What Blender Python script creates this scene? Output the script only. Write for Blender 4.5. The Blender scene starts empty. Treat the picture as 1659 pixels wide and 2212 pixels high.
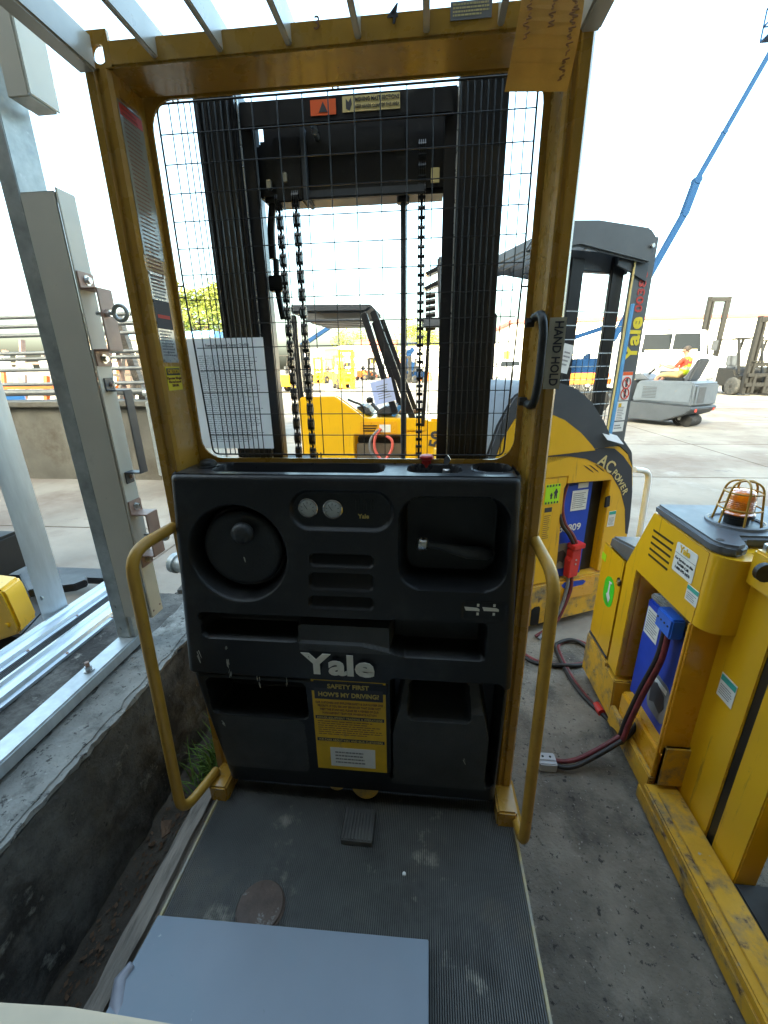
import bpy, bmesh, math, random
import numpy as np
from mathutils import Vector, Matrix

# ---------------------------------------------------------------- camera, sky, sun, exposure
SC = bpy.context.scene
COL = SC.collection
RAD = math.radians
# camera axes (right, up, forward) written in metres-space of the yard: X right, Y ahead, Z up
CAM_POS = np.array([0.218, 0.0, 1.6])
FOC = 910.0            # focal length for a picture 1659 units wide
CEN = np.array([829.5, 1106.0])
_f = np.array([926-CEN[0], CEN[1]-790, FOC]); _n = np.array([870-CEN[0], CEN[1]-3740, FOC])
_z = -_n/np.linalg.norm(_n); _y = _f-_z*(_f@_z); _y /= np.linalg.norm(_y); _x = np.cross(_y, _z)
if _x[0] < 0: _x = -_x
AX = np.stack([_x, _y, _z])
cam = bpy.data.cameras.new('camera'); cam_o = bpy.data.objects.new('camera', cam); COL.objects.link(cam_o)
r_, u_, f_ = AX[:, 0], AX[:, 1], AX[:, 2]
cam_o.matrix_world = Matrix(((r_[0], u_[0], -f_[0], CAM_POS[0]), (r_[1], u_[1], -f_[1], CAM_POS[1]),
                             (r_[2], u_[2], -f_[2], CAM_POS[2]), (0, 0, 0, 1)))
cam.sensor_fit = 'HORIZONTAL'; cam.sensor_width = 36; cam.lens = 36*FOC/1659
cam.clip_start = 0.02; cam.clip_end = 2000
SC.camera = cam_o
SC.render.resolution_x, SC.render.resolution_y = 768, 1024

SUN_EL, SUN_AZ = RAD(27), RAD(200)     # azimuth clockwise from +Y: the sun stands behind the building
sun_dir = Vector((math.sin(SUN_AZ)*math.cos(SUN_EL), math.cos(SUN_AZ)*math.cos(SUN_EL), math.sin(SUN_EL)))
W = bpy.data.worlds.new('World'); SC.world = W; W.use_nodes = True
wn = W.node_tree.nodes; wn.clear()
sky = wn.new('ShaderNodeTexSky'); sky.sky_type = 'NISHITA'; sky.sun_disc = False
sky.sun_elevation = SUN_EL; sky.sun_rotation = SUN_AZ; sky.air_density = 1.0; sky.dust_density = 7.0; sky.ozone_density = 1.0
bg = wn.new('ShaderNodeBackground'); bg.inputs['Strength'].default_value = 0.15
wo = wn.new('ShaderNodeOutputWorld')
W.node_tree.links.new(sky.outputs[0], bg.inputs[0]); W.node_tree.links.new(bg.outputs[0], wo.inputs[0])
sl = bpy.data.lights.new('sun', 'SUN'); sl.energy = 2.0; sl.angle = RAD(0.6); sl.color = (1.0, 0.93, 0.82)
so = bpy.data.objects.new('sun', sl); COL.objects.link(so)
so.rotation_euler = sun_dir.to_track_quat('Z', 'Y').to_euler()
VS = SC.view_settings
VS.view_transform = 'Standard'; VS.look = 'None'; VS.gamma = 1.0; VS.exposure = 3.5
VS.use_white_balance = True; VS.white_balance_temperature = 6900; VS.white_balance_tint = -8

# ---------------------------------------------------------------- measuring helpers (photo point on a real plane)
def ray(u, v): return AX @ np.array([u-CEN[0], CEN[1]-v, FOC])
def onX(u, v, X): r = ray(u, v); return CAM_POS + r*((X-CAM_POS[0])/r[0])
def onY(u, v, Y): r = ray(u, v); return CAM_POS + r*((Y-CAM_POS[1])/r[1])
def onZ(u, v, Z): r = ray(u, v); return CAM_POS + r*((Z-CAM_POS[2])/r[2])

# ---------------------------------------------------------------- materials
MATS = {}
def mat(name, col, rough=.5, metal=0., var=.12, scale=6., bump=0., bscale=40., dirt=None, stretch=None, spec=.5, alpha=1., trans=0., emit=None, coat=0., edge=None, streak=None):
    m = bpy.data.materials.new(name); m.use_nodes = True; MATS[name] = m
    nt = m.node_tree; N = nt.nodes; L = nt.links; b = N['Principled BSDF']
    b.inputs['Roughness'].default_value = rough; b.inputs['Metallic'].default_value = metal
    b.inputs['Specular IOR Level'].default_value = spec
    b.inputs['Base Color'].default_value = (*col, 1)
    if coat: b.inputs['Coat Weight'].default_value = coat; b.inputs['Coat Roughness'].default_value = .15
    if trans: b.inputs['Transmission Weight'].default_value = trans
    if alpha < 1: b.inputs['Alpha'].default_value = alpha
    if emit: b.inputs['Emission Color'].default_value = (*emit[0], 1); b.inputs['Emission Strength'].default_value = emit[1]
    tc = N.new('ShaderNodeTexCoord'); src = tc.outputs['Object']
    if stretch:
        mp = N.new('ShaderNodeMapping'); mp.inputs['Scale'].default_value = stretch; L.new(src, mp.inputs[0]); src = mp.outputs[0]
    def noise(s, d=4., r=.6):
        n = N.new('ShaderNodeTexNoise'); n.inputs['Scale'].default_value = s; n.inputs['Detail'].default_value = d
        n.inputs['Roughness'].default_value = r; L.new(src, n.inputs['Vector']); return n.outputs['Fac']
    def ramp(fac, a, b_, ca=(0, 0, 0, 1), cb=(1, 1, 1, 1)):
        r = N.new('ShaderNodeValToRGB'); r.color_ramp.elements[0].position = a; r.color_ramp.elements[1].position = b_
        r.color_ramp.elements[0].color = ca; r.color_ramp.elements[1].color = cb; L.new(fac, r.inputs[0]); return r.outputs[0]
    cur = None
    if var:
        f = noise(scale)
        lo = tuple(max(0, c*(1-var)) for c in col)+(1,); hi = tuple(min(1, c*(1+var)) for c in col)+(1,)
        cur = ramp(f, .3, .7, lo, hi)
        rr = N.new('ShaderNodeMapRange'); rr.inputs['To Min'].default_value = max(.03, rough-.12); rr.inputs['To Max'].default_value = min(1, rough+.15)
        L.new(noise(scale*3.1), rr.inputs['Value']); L.new(rr.outputs[0], b.inputs['Roughness'])
    for d in (dirt or []):      # (colour, from, to, scale) patches of dirt, chips or wear
        mx = N.new('ShaderNodeMixRGB'); mx.inputs[2].default_value = (*d[0], 1)
        if cur is not None: L.new(cur, mx.inputs[1])
        else: mx.inputs[1].default_value = (*col, 1)
        L.new(ramp(noise(d[3], 6, .68), d[1], d[2]), mx.inputs[0]); cur = mx.outputs[0]
    if streak:      # vertical runs of dirt
        mp = N.new('ShaderNodeMapping'); mp.inputs['Scale'].default_value = (16, 16, 1.3); L.new(tc.outputs['Object'], mp.inputs[0])
        n = N.new('ShaderNodeTexNoise'); n.inputs['Scale'].default_value = 2.2; n.inputs['Detail'].default_value = 6; n.inputs['Roughness'].default_value = .7; L.new(mp.outputs[0], n.inputs['Vector'])
        mx = N.new('ShaderNodeMixRGB'); mx.inputs[2].default_value = (*streak[0], 1); L.new(cur, mx.inputs[1]); L.new(ramp(n.outputs['Fac'], streak[1], streak[2]), mx.inputs[0]); cur = mx.outputs[0]
    if edge:        # paint worn off along the edges
        bv = N.new('ShaderNodeBevel'); bv.samples = 4; bv.inputs['Radius'].default_value = .006; ge = N.new('ShaderNodeNewGeometry')
        dt = N.new('ShaderNodeVectorMath'); dt.operation = 'DOT_PRODUCT'; L.new(bv.outputs[0], dt.inputs[0]); L.new(ge.outputs['Normal'], dt.inputs[1])
        iv = N.new('ShaderNodeMapRange'); iv.inputs['From Min'].default_value = .985; iv.inputs['From Max'].default_value = .86; L.new(dt.outputs['Value'], iv.inputs['Value'])
        ml = N.new('ShaderNodeMath'); ml.operation = 'MULTIPLY'; L.new(iv.outputs[0], ml.inputs[0]); L.new(ramp(noise(22, 5, .7), .42, .62), ml.inputs[1])
        m2_ = N.new('ShaderNodeMath'); m2_.operation = 'MULTIPLY'; m2_.inputs[1].default_value = edge[1]; L.new(ml.outputs[0], m2_.inputs[0])
        mx = N.new('ShaderNodeMixRGB'); mx.inputs[2].default_value = (*edge[0], 1); L.new(cur, mx.inputs[1]); L.new(m2_.outputs[0], mx.inputs[0]); cur = mx.outputs[0]
    if cur is not None: L.new(cur, b.inputs['Base Color'])
    if bump:
        bp = N.new('ShaderNodeBump'); bp.inputs['Strength'].default_value = bump; bp.inputs['Distance'].default_value = .01
        L.new(noise(bscale, 6, .6), bp.inputs['Height']); L.new(bp.outputs[0], b.inputs['Normal'])
    return m
# paint, metal, plastic, paper
RUST = (.10, .045, .02); GRIME = (.05, .045, .035)
mat('yellow', (.70, .345, .02), .28, coat=.5, var=.07, scale=5, bump=.06, bscale=60, dirt=[(GRIME, .66, .82, 7), (RUST, .70, .74, 30)])
mat('yellow_clean', (.74, .415, .014), .32, coat=.3, edge=((.20, .13, .06), .55), streak=((.20, .12, .03), .60, .78), var=.05, scale=4, dirt=[(GRIME, .70, .9, 9)])
mat('yellow_worn', (.66, .37, .03), .5, edge=((.13, .10, .07), .8), var=.15, scale=7, bump=.15, bscale=40, dirt=[((.22, .18, .11), .48, .66, 9), (RUST, .60, .68, 18), ((.40, .40, .36), .66, .70, 26)])
mat('yellow_shaded', (.42, .228, .032), .27, coat=.5, edge=((.12, .08, .045), .5), var=.12, scale=5, bump=.06, bscale=60, dirt=[((.22, .14, .04), .60, .95, 4), (RUST, .70, .73, 34), ((.30, .22, .12), .70, .76, 16)])  # truck yellow darkened to stand for the backlit shade on the near frame
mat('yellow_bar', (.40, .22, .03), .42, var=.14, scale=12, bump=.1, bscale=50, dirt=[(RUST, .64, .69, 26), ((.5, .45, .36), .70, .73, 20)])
mat('black_plastic', (.0075, .0082, .0095), .40, var=.25, scale=5, bump=.12, bscale=260, dirt=[((.035, .035, .033), .52, .80, 5), ((.06, .06, .055), .70, .76, 40)])
mat('black_pad', (.017, .018, .019), .5, var=.2, scale=9, bump=.15, bscale=200, dirt=[((.05, .05, .047), .62, .80, 14)])
mat('mast_black', (.010, .010, .012), .32, var=.2, scale=6, dirt=[((.05, .048, .045), .60, .8, 9)])
mat('grease_black', (.010, .009, .008), .35, var=.3, scale=30)
mat('mast_grey', (.085, .092, .10), .42, var=.15, scale=5, dirt=[((.16, .16, .16), .64, .8, 8)])  # mast colour lightened to stand for glare
mat('dark_grey', (.055, .06, .07), .45, var=.15, scale=5, dirt=[((.14, .14, .14), .64, .8, 10)])
mat('cover_grey', (.10, .11, .125), .38, var=.15, scale=6, dirt=[((.25, .26, .28), .62, .8, 7)])
mat('steel', (.55, .55, .54), .28, .9, var=.2, scale=20)
mat('chrome', (.75, .75, .76), .10, 1.)
mat('galvanised', (.40, .42, .41), .42, .55, var=.28, scale=14, bump=.06, bscale=40, dirt=[((.55, .56, .55), .60, .70, 26), (RUST, .74, .78, 9), ((.22, .22, .18), .58, .8, 8)])
mat('galvanised_pale', (.52, .55, .56), .38, .5, var=.12, scale=8, stretch=(4, 4, .6))
mat('channel_white', (.52, .50, .43), .48, var=.06, scale=4, dirt=[((.36, .33, .27), .62, .8, 6), ((.22, .15, .09), .72, .80, 5), ((.25, .24, .22), .70, .72, 40)])
mat('channel_cream', (.66, .58, .42), .5, var=.08, scale=4, dirt=[(RUST, .70, .74, 12)])
mat('bracket_pink', (.34, .22, .17), .45, var=.18, scale=9, dirt=[((.16, .10, .08), .6, .78, 8)])
mat('aluminium', (.62, .66, .70), .34, .75, var=.18, scale=5, stretch=(1, .15, 1), dirt=[((.3, .3, .3), .62, .8, 6)])
mat('rubber_mat', (.115, .112, .102), .6, var=.3, scale=3, dirt=[((.05, .048, .044), .48, .66, 3.2), ((.17, .145, .11), .54, .70, 2.4), ((.36, .33, .27), .58, .68, 7)])
mat('rubber_groove', (.022, .022, .022), .8, var=.3, scale=6, dirt=[((.12, .11, .09), .58, .75, 5)])
mat('rubber_tread', (.03, .03, .03), .7, var=.2, scale=10)
mat('wood_grey', (.24, .20, .16), .8, var=.35, scale=4, stretch=(9, 1, 9), bump=.4, bscale=12, dirt=[((.09, .075, .06), .5, .7, 6)])
mat('pipe_dull', (.15, .155, .155), .5, .4, var=.3, scale=4, dirt=[(RUST, .60, .72, 3)])
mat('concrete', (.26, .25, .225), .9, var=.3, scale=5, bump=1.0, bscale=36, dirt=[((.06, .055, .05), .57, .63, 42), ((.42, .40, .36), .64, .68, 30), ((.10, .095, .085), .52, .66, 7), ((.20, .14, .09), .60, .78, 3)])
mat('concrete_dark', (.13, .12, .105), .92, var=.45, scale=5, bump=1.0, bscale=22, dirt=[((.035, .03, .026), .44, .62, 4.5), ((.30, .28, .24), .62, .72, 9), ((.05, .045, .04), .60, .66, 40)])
mat('asphalt', (.215, .19, .155), .85, var=.35, scale=5, bump=1.0, bscale=60, dirt=[((.06, .055, .048), .50, .68, 3.2), ((.05, .045, .04), .60, .64, 38), ((.34, .31, .27), .63, .66, 62), ((.42, .36, .28), .70, .72, 28)])
mat('dock_concrete', (.13, .12, .10), .9, var=.3, scale=1.5, bump=.4, bscale=12, dirt=[((.09, .075, .055), .52, .70, 1.6), ((.22, .14, .08), .62, .76, 1.2), ((.22, .21, .19), .66, .76, 2.2)])
mat('yard', (.235, .21, .175), .85, var=.22, scale=.9, bump=.2, bscale=20, dirt=[((.155, .12, .095), .48, .66, .55), ((.28, .265, .235), .60, .72, 1.4), ((.11, .10, .095), .62, .74, 2.6)])
mat('stone', (.25, .24, .22), .9, var=.5, scale=3)
mat('soil', (.10, .08, .06), .95, var=.4, scale=9, bump=.6, bscale=30)
mat('leaf_litter', (.14, .08, .045), .9, var=.4, scale=20)
mat('grass', (.13, .22, .035), .8, var=.4, scale=20)
mat('battery_blue', (.012, .055, .46), .4, var=.15, scale=6, dirt=[((.25, .26, .3), .70, .74, 14)])
mat('battery_tan', (.12, .10, .075), .6, var=.2, scale=8)
mat('red_plastic', (.55, .03, .025), .35, var=.1)
mat('blue_plastic', (.03, .14, .62), .35, var=.1)
mat('grey_plastic', (.48, .48, .50), .4, var=.1)
mat('cable_black', (.02, .018, .018), .5, var=.2, scale=30)
mat('cable_red', (.16, .025, .03), .5, var=.3, scale=20, dirt=[((.06, .03, .03), .5, .7, 12)])
mat('cable_grey', (.16, .16, .17), .55, var=.2, scale=30)
mat('cable_pink', (.62, .12, .10), .5, var=.1)
mat('paper', (.70, .70, .69), .7, var=.05, scale=8, dirt=[((.55, .55, .56), .6, .8, 5)])
mat('paper_sleeve', (.84, .84, .85), .3, var=.06, scale=5, coat=.4)
mat('paper_blue', (.55, .62, .85), .6, var=.04)
def translucent(name, f=.45):
    m = MATS[name]; nt = m.node_tree; b = nt.nodes['Principled BSDF']; o = nt.nodes['Material Output']; t = nt.nodes.new('ShaderNodeBsdfTranslucent'); x = nt.nodes.new('ShaderNodeMixShader'); x.inputs[0].default_value = f
    if b.inputs['Base Color'].links: nt.links.new(b.inputs['Base Color'].links[0].from_socket, t.inputs[0])
    nt.links.new(b.outputs[0], x.inputs[1]); nt.links.new(t.outputs[0], x.inputs[2]); nt.links.new(x.outputs[0], o.inputs[0])
mat('ink', (.04, .04, .05), .6, var=0)
mat('ink_grey', (.20, .20, .21), .7, var=0)
mat('ink_teal', (.05, .36, .30), .6, var=0)
mat('ink_red', (.55, .05, .03), .6, var=0)
mat('ink_brown', (.20, .09, .05), .8, var=.2)
mat('ink_faded', (.36, .20, .09), .8, var=.2)
mat('ink_gold', (.55, .42, .12), .6, var=.15, scale=60)
mat('tag_tan', (.60, .40, .14), .85, var=.08, scale=30, bump=.2, bscale=300)
mat('sticker_white', (.72, .72, .70), .5, var=.06, scale=20)
mat('sticker_yellow', (.68, .42, .02), .42, var=.12, scale=14, dirt=[((.30, .20, .06), .60, .72, 12)])
mat('sticker_caution', (.72, .58, .03), .5, var=.06)
mat('sticker_lime', (.42, .75, .02), .5, var=.05)
mat('sticker_green', (.07, .62, .03), .5, var=.06)
mat('decal_pale', (.46, .43, .33), .5, var=.08, scale=30)
mat('film_grey', (.30, .28, .22), .18, var=.1, scale=8, coat=.6)
mat('dial', (.42, .44, .42), .25, var=.1, scale=50, coat=1.)
mat('sticker_cream', (.62, .52, .24), .5, var=.06)
mat('sticker_orange', (.75, .11, .02), .5, var=.05)
mat('logo_white', (.70, .69, .62), .6, var=.08, scale=40, dirt=[((.03, .03, .03), .66, .68, 70)])
mat('logo_yellow', (.72, .58, .03), .5, var=.05, dirt=[((.2, .2, .05), .70, .72, 60)])
mat('logo_red', (.45, .04, .03), .5, var=.2, scale=40)
mat('scratch', (.42, .42, .38), .7, var=.2, scale=60)
mat('panel_blue', (.225, .255, .30), .5, var=.08, scale=2.2, dirt=[((.20, .26, .31), .50, .8, 3), ((.14, .16, .18), .70, .72, 36), ((.42, .45, .47), .68, .72, 14)])
mat('wrap_grey', (.30, .30, .34), .35, var=.2, scale=12)
mat('tray_grey', (.044, .046, .047), .55, var=.2, scale=8, bump=.2, bscale=240, dirt=[((.06, .06, .056), .55, .78, 7)])  # lighter than the console plastic to stand for light the trays catch
mat('cardboard', (.62, .50, .36), .8, var=.06, scale=10)
mat('rust_cap', (.085, .058, .044), .65, var=.3, scale=22, bump=.3, bscale=60, dirt=[((.26, .25, .23), .60, .66, 16)])
mat('glass', (.007, .009, .011), .12, var=0, spec=.12)
mat('lens_grey', (.30, .33, .33), .12, .4, var=.3, scale=60)
mat('amber', (.95, .26, .01), .18, var=.15, scale=60, trans=.35)
mat('tyre', (.02, .02, .02), .8, var=.3, scale=12, dirt=[((.10, .09, .08), .55, .75, 8)])
mat('white_paint', (.80, .79, .76), .45, var=.04, scale=3)
mat('sweeper_grey', (.11, .13, .155), .45, var=.08, scale=4, dirt=[((.15, .14, .13), .6, .8, 5)])
mat('sweeper_dark', (.055, .062, .072), .5, var=.1, scale=4, dirt=[((.10, .09, .08), .6, .8, 5)])
mat('orange_paint', (.62, .15, .02), .5, var=.08)
mat('lift_blue', (.003, .016, .05), .8, var=.1, spec=.1)
mat('machine_brown', (.007, .006, .005), .55, var=.2, scale=3)
mat('skin', (.45, .22, .15), .55, var=.06); mat('hair', (.07, .055, .045), .8, var=.2)
mat('vest', (.62, .78, .02), .7, var=.06); mat('vest_band', (.38, .42, .38), .4, var=.05)
mat('shirt_red', (.62, .07, .04), .8, var=.08); mat('khaki', (.40, .29, .14), .85, var=.1); mat('shoe', (.04, .035, .03), .7)
mat('brick_red', (.30, .09, .06), .85, var=.15, scale=2); mat('container_green', (.03, .20, .10), .6, var=.15)
mat('roof_red', (.26, .06, .05), .7, var=.1, scale=1); mat('roof_blue', (.10, .30, .60), .5, var=.05)
mat('wall_white', (.78, .75, .68), .8, var=.05, scale=.5); mat('wall_grey', (.33, .32, .30), .85, var=.1, scale=1, bump=.1)
mat('bark', (.10, .07, .045), .9, var=.3, scale=8, bump=.5)
def leafmat(name, a):
    m = mat(name, a, .6, var=.45, scale=1.2); m.node_tree.nodes['Principled BSDF'].inputs['Subsurface Weight'].default_value = 0; return m
leafmat('leaf_light', (.17, .19, .03)); leafmat('leaf_dark', (.05, .09, .02))

for n_ in ('tag_tan', 'paper_sleeve', 'paper', 'paper_blue', 'leaf_light', 'leaf_dark'): translucent(n_, .62 if n_ in ('tag_tan', 'paper_sleeve') else .4)

# ---------------------------------------------------------------- mesh helpers
MW = {}
def finish(o, parent=None, c=None):
    COL.objects.link(o)
    if parent is not None:
        o.parent = parent; o.matrix_parent_inverse = MW[parent].inverted()
    MW[o] = Matrix.Translation(c) if c is not None else Matrix.Identity(4)
    return o
def tag(o, label=None, cat=None, group=None, kind=None):
    for k, v in (('label', label), ('category', cat), ('group', group), ('kind', kind)):
        if v: o[k] = v
    return o
def empty(name, loc, label=None, cat=None, group=None, rz=0):
    o = bpy.data.objects.new(name, None); o.empty_display_size = .1
    COL.objects.link(o); o.location = loc; o.rotation_euler = (0, 0, rz)
    MW[o] = Matrix.Translation(loc) @ Matrix.Rotation(rz, 4, 'Z')
    return tag(o, label, cat, group)
def mk(name, verts, faces, m, parent=None, smooth=None, bevel=0, seg=2, mats=None, fm=None):
    me = bpy.data.meshes.new(name)
    V = np.array([tuple(v) for v in verts], dtype=float)
    c = (V.min(0)+V.max(0))/2
    me.from_pydata([tuple(v) for v in (V-c)], [], faces)
    for mm in ([m] if mats is None else mats): me.materials.append(MATS[mm])
    if fm is not None: me.polygons.foreach_set('material_index', fm)
    if bevel:
        bm = bmesh.new(); bm.from_mesh(me)
        es = [e for e in bm.edges if len(e.link_faces) == 2 and e.calc_face_angle(0) > .5]
        bmesh.ops.bevel(bm, geom=es, offset=bevel, segments=seg, affect='EDGES', clamp_overlap=True)
        bm.to_mesh(me); bm.free()
    if smooth is not None or bevel:
        me.shade_smooth(); me.set_sharp_from_angle(angle=RAD(smooth if smooth else 40))
    o = bpy.data.objects.new(name, me); o.location = tuple(c)
    return finish(o, parent, Vector(c))
def basis(d):
    d = Vector(d).normalized(); a = Vector((0, 0, 1)) if abs(d.z) < .9 else Vector((1, 0, 0))
    x = d.cross(a).normalized(); return x, d.cross(x).normalized()
class MB:
    def __init__(s): s.v = []; s.f = []; s.m = []; s.mi = 0
    def add(s, v, f):
        n = len(s.v); s.v += [tuple(p) for p in v]; s.f += [tuple(i+n for i in q) for q in f]; s.m += [s.mi]*len(f); return s
    def box(s, lo, hi):
        x0, y0, z0 = lo; x1, y1, z1 = hi
        return s.add([(x0, y0, z0), (x1, y0, z0), (x1, y1, z0), (x0, y1, z0), (x0, y0, z1), (x1, y0, z1), (x1, y1, z1), (x0, y1, z1)],
                     [(0, 3, 2, 1), (4, 5, 6, 7), (0, 1, 5, 4), (1, 2, 6, 5), (2, 3, 7, 6), (3, 0, 4, 7)])
    def bar(s, p0, p1, w, h, up=(0, 0, 1)):     # rectangular bar from p0 to p1
        p0, p1 = Vector(p0), Vector(p1); d = (p1-p0).normalized(); a = d.cross(Vector(up))
        if a.length < 1e-4: a = d.cross(Vector((1, 0, 0)))
        a.normalize(); b = a.cross(d).normalized(); a *= w/2; b *= h/2
        return s.add([p0-a-b, p0+a-b, p0+a+b, p0-a+b, p1-a-b, p1+a-b, p1+a+b, p1-a+b],
                     [(0, 3, 2, 1), (4, 5, 6, 7), (0, 1, 5, 4), (1, 2, 6, 5), (2, 3, 7, 6), (3, 0, 4, 7)])
    def cyl(s, p0, p1, r0, r1=None, n=16):
        r1 = r0 if r1 is None else r1; p0, p1 = Vector(p0), Vector(p1); x, y = basis(p1-p0); v = []
        for p, r in ((p0, r0), (p1, r1)):
            v += [p+(x*math.cos(2*math.pi*i/n)+y*math.sin(2*math.pi*i/n))*r for i in range(n)]
        f = [(i, n+i, n+(i+1) % n, (i+1) % n) for i in range(n)]+[tuple(range(n)), tuple(range(2*n-1, n-1, -1))]
        return s.add(v, f)
    def tube(s, pts, r, n=10, fillet=0, closed=False):
        P = [Vector(p) for p in pts]
        if fillet:
            Q = [] if closed else [P[0]]
            rng = range(len(P)) if closed else range(1, len(P)-1)
            for i in rng:
                a, b, c = P[i-1], P[i], P[(i+1) % len(P)]
                d1, d2 = a-b, c-b; k = min(fillet, d1.length*.48, d2.length*.48); q0, q1 = b+d1.normalized()*k, b+d2.normalized()*k
                for t in (0, .2, .4, .6, .8, 1): Q.append(q0*(1-t)**2+b*2*t*(1-t)+q1*t*t)
            if not closed: Q.append(P[-1])
            P = Q
        v = []; f = []; m = len(P); x = None
        for i, p in enumerate(P):
            a = P[i-1] if (i > 0 or closed) else P[0]; b = P[(i+1) % m] if (i < m-1 or closed) else P[-1]
            d = (b-a).normalized()
            if x is None: x, y = basis(d)
            else:
                x = (x-d*x.dot(d))
                x = x.normalized() if x.length > 1e-6 else basis(d)[0]
                y = d.cross(x)
            rr = r[i] if isinstance(r, (list, tuple)) else r
            v += [p+(x*math.cos(2*math.pi*k/n)+y*math.sin(2*math.pi*k/n))*rr for k in range(n)]
        for i in range(m if closed else m-1):
            j = (i+1) % m
            f += [(i*n+k, i*n+(k+1) % n, j*n+(k+1) % n, j*n+k) for k in range(n)]
        if not closed: f += [tuple(range(n-1, -1, -1)), tuple(range((m-1)*n, m*n))]
        return s.add(v, f)
    def prism(s, poly, vec):
        P = [Vector(p) for p in poly]; n = len(P); vec = Vector(vec)
        nrm = sum(((P[i]-P[0]).cross(P[(i+1) % n]-P[0]) for i in range(1, n)), Vector())
        if nrm.dot(vec) > 0: P = P[::-1]
        return s.add(P+[p+vec for p in P], [tuple(range(n)), tuple(range(2*n-1, n-1, -1))]+[((i+1) % n, i, n+i, n+(i+1) % n) for i in range(n)])
    def lathe(s, o, axis, prof, n=32):      # prof: (radius, height along axis)
        o = Vector(o); d = Vector(axis).normalized(); x, y = basis(d); v = []; f = []; m = len(prof)
        for r, h in prof: v += [o+d*h+(x*math.cos(2*math.pi*i/n)+y*math.sin(2*math.pi*i/n))*r for i in range(n)]
        for j in range(m-1): f += [(j*n+i, (j+1)*n+i, (j+1)*n+(i+1) % n, j*n+(i+1) % n) for i in range(n)]
        f += [tuple(range(n)), tuple(range(m*n-1, (m-1)*n-1, -1))]
        return s.add(v, f)
    def build(s, name, m, parent=None, smooth=None, bevel=0, seg=2, mats=None):
        return mk(name, s.v, s.f, m, parent, smooth, bevel, seg, mats, s.m if mats else None)
def box(name, lo, hi, m, parent=None, bevel=.002, seg=2): return MB().box(lo, hi).build(name, m, parent, bevel=bevel, seg=seg)
def cyl(name, p0, p1, r, m, parent=None, r1=None, n=16): return MB().cyl(p0, p1, r, r1, n).build(name, m, parent, smooth=35)
def tube(name, pts, r, m, parent=None, n=10, fillet=0, closed=False): return MB().tube(pts, r, n, fillet, closed).build(name, m, parent, smooth=60)
def prism(name, poly, vec, m, parent=None, bevel=0): return MB().prism(poly, vec).build(name, m, parent, bevel=bevel) if bevel else MB().prism(poly, vec).build(name, m, parent)
def curve(pts, n=8):       # smooth path through points
    P = [Vector(p) for p in pts]; Q = []
    for i in range(len(P)-1):
        a, b, c, d = P[max(i-1, 0)], P[i], P[i+1], P[min(i+2, len(P)-1)]
        for k in range(n):
            t = k/n; Q.append(.5*((2*b)+(c-a)*t+(2*a-5*b+4*c-d)*t*t+(-a+3*b-3*c+d)*t**3))
    return Q+[P[-1]]
def grid(name, G, m, parent=None, closed=False, smooth=50):
    ny, nx = G.shape[:2]; idx = np.arange(ny*nx).reshape(ny, nx)
    F = np.stack([idx[:-1, :-1], idx[:-1, 1:], idx[1:, 1:], idx[1:, :-1]], -1).reshape(-1, 4)
    V = G.reshape(-1, 3); c = (V.min(0)+V.max(0))/2
    me = bpy.data.meshes.new(name); me.vertices.add(len(V)); me.vertices.foreach_set('co', (V-c).ravel())
    me.loops.add(F.size); me.loops.foreach_set('vertex_index', F.ravel()); me.polygons.add(len(F))
    me.polygons.foreach_set('loop_start', np.arange(0, F.size, 4)); me.update(calc_edges=True); me.validate()
    me.materials.append(MATS[m]); me.shade_smooth(); me.set_sharp_from_angle(angle=RAD(smooth))
    o = bpy.data.objects.new(name, me); o.location = tuple(c); return finish(o, parent, Vector(c))
def grid_part(name, G, mask, m, parent):      # the faces of a relief that belong to one moulded piece
    ny, nx = G.shape[:2]; idx = np.arange(ny*nx).reshape(ny, nx)
    F = np.stack([idx[:-1, :-1], idx[:-1, 1:], idx[1:, 1:], idx[1:, :-1]], -1)[mask[:-1, :-1]].reshape(-1, 4)
    us, inv = np.unique(F, return_inverse=True); V = G.reshape(-1, 3)[us]
    return mk(name, V, [tuple(int(i) for i in q) for q in inv.reshape(-1, 4)], m, parent, smooth=50)
def text(name, s, size, org, right, up, m, parent=None, bold=0., ext=.0006, align='CENTER', width=None, shear=0., lift=.0020):
    cu = bpy.data.curves.new(name, 'FONT'); cu.body = s; cu.size = size; cu.offset = bold*size; cu.extrude = ext; cu.align_x = align; cu.align_y = 'CENTER'; cu.shear = shear
    cu.resolution_u = 3
    t = bpy.data.objects.new(name, cu); COL.objects.link(t)
    me = bpy.data.meshes.new_from_object(t.evaluated_get(bpy.context.evaluated_depsgraph_get()))
    bpy.data.objects.remove(t); bpy.data.curves.remove(cu)
    V = np.zeros(len(me.vertices)*3); me.vertices.foreach_get('co', V); V = V.reshape(-1, 3)
    if width: V[:, 0] *= width/max(1e-6, V[:, 0].max()-V[:, 0].min())
    R = Vector(right).normalized(); U = Vector(up).normalized(); Nn = R.cross(U)
    V = V@np.array([R[:], U[:], Nn[:]])+np.array(Vector(org)[:])+np.array((Nn*lift)[:])
    c = (V.min(0)+V.max(0))/2; me.vertices.foreach_set('co', (V-c).ravel()); me.update()
    me.materials.clear(); me.materials.append(MATS[m])
    o = bpy.data.objects.new(name, me); o.location = tuple(c); return finish(o, parent, Vector(c))
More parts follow.
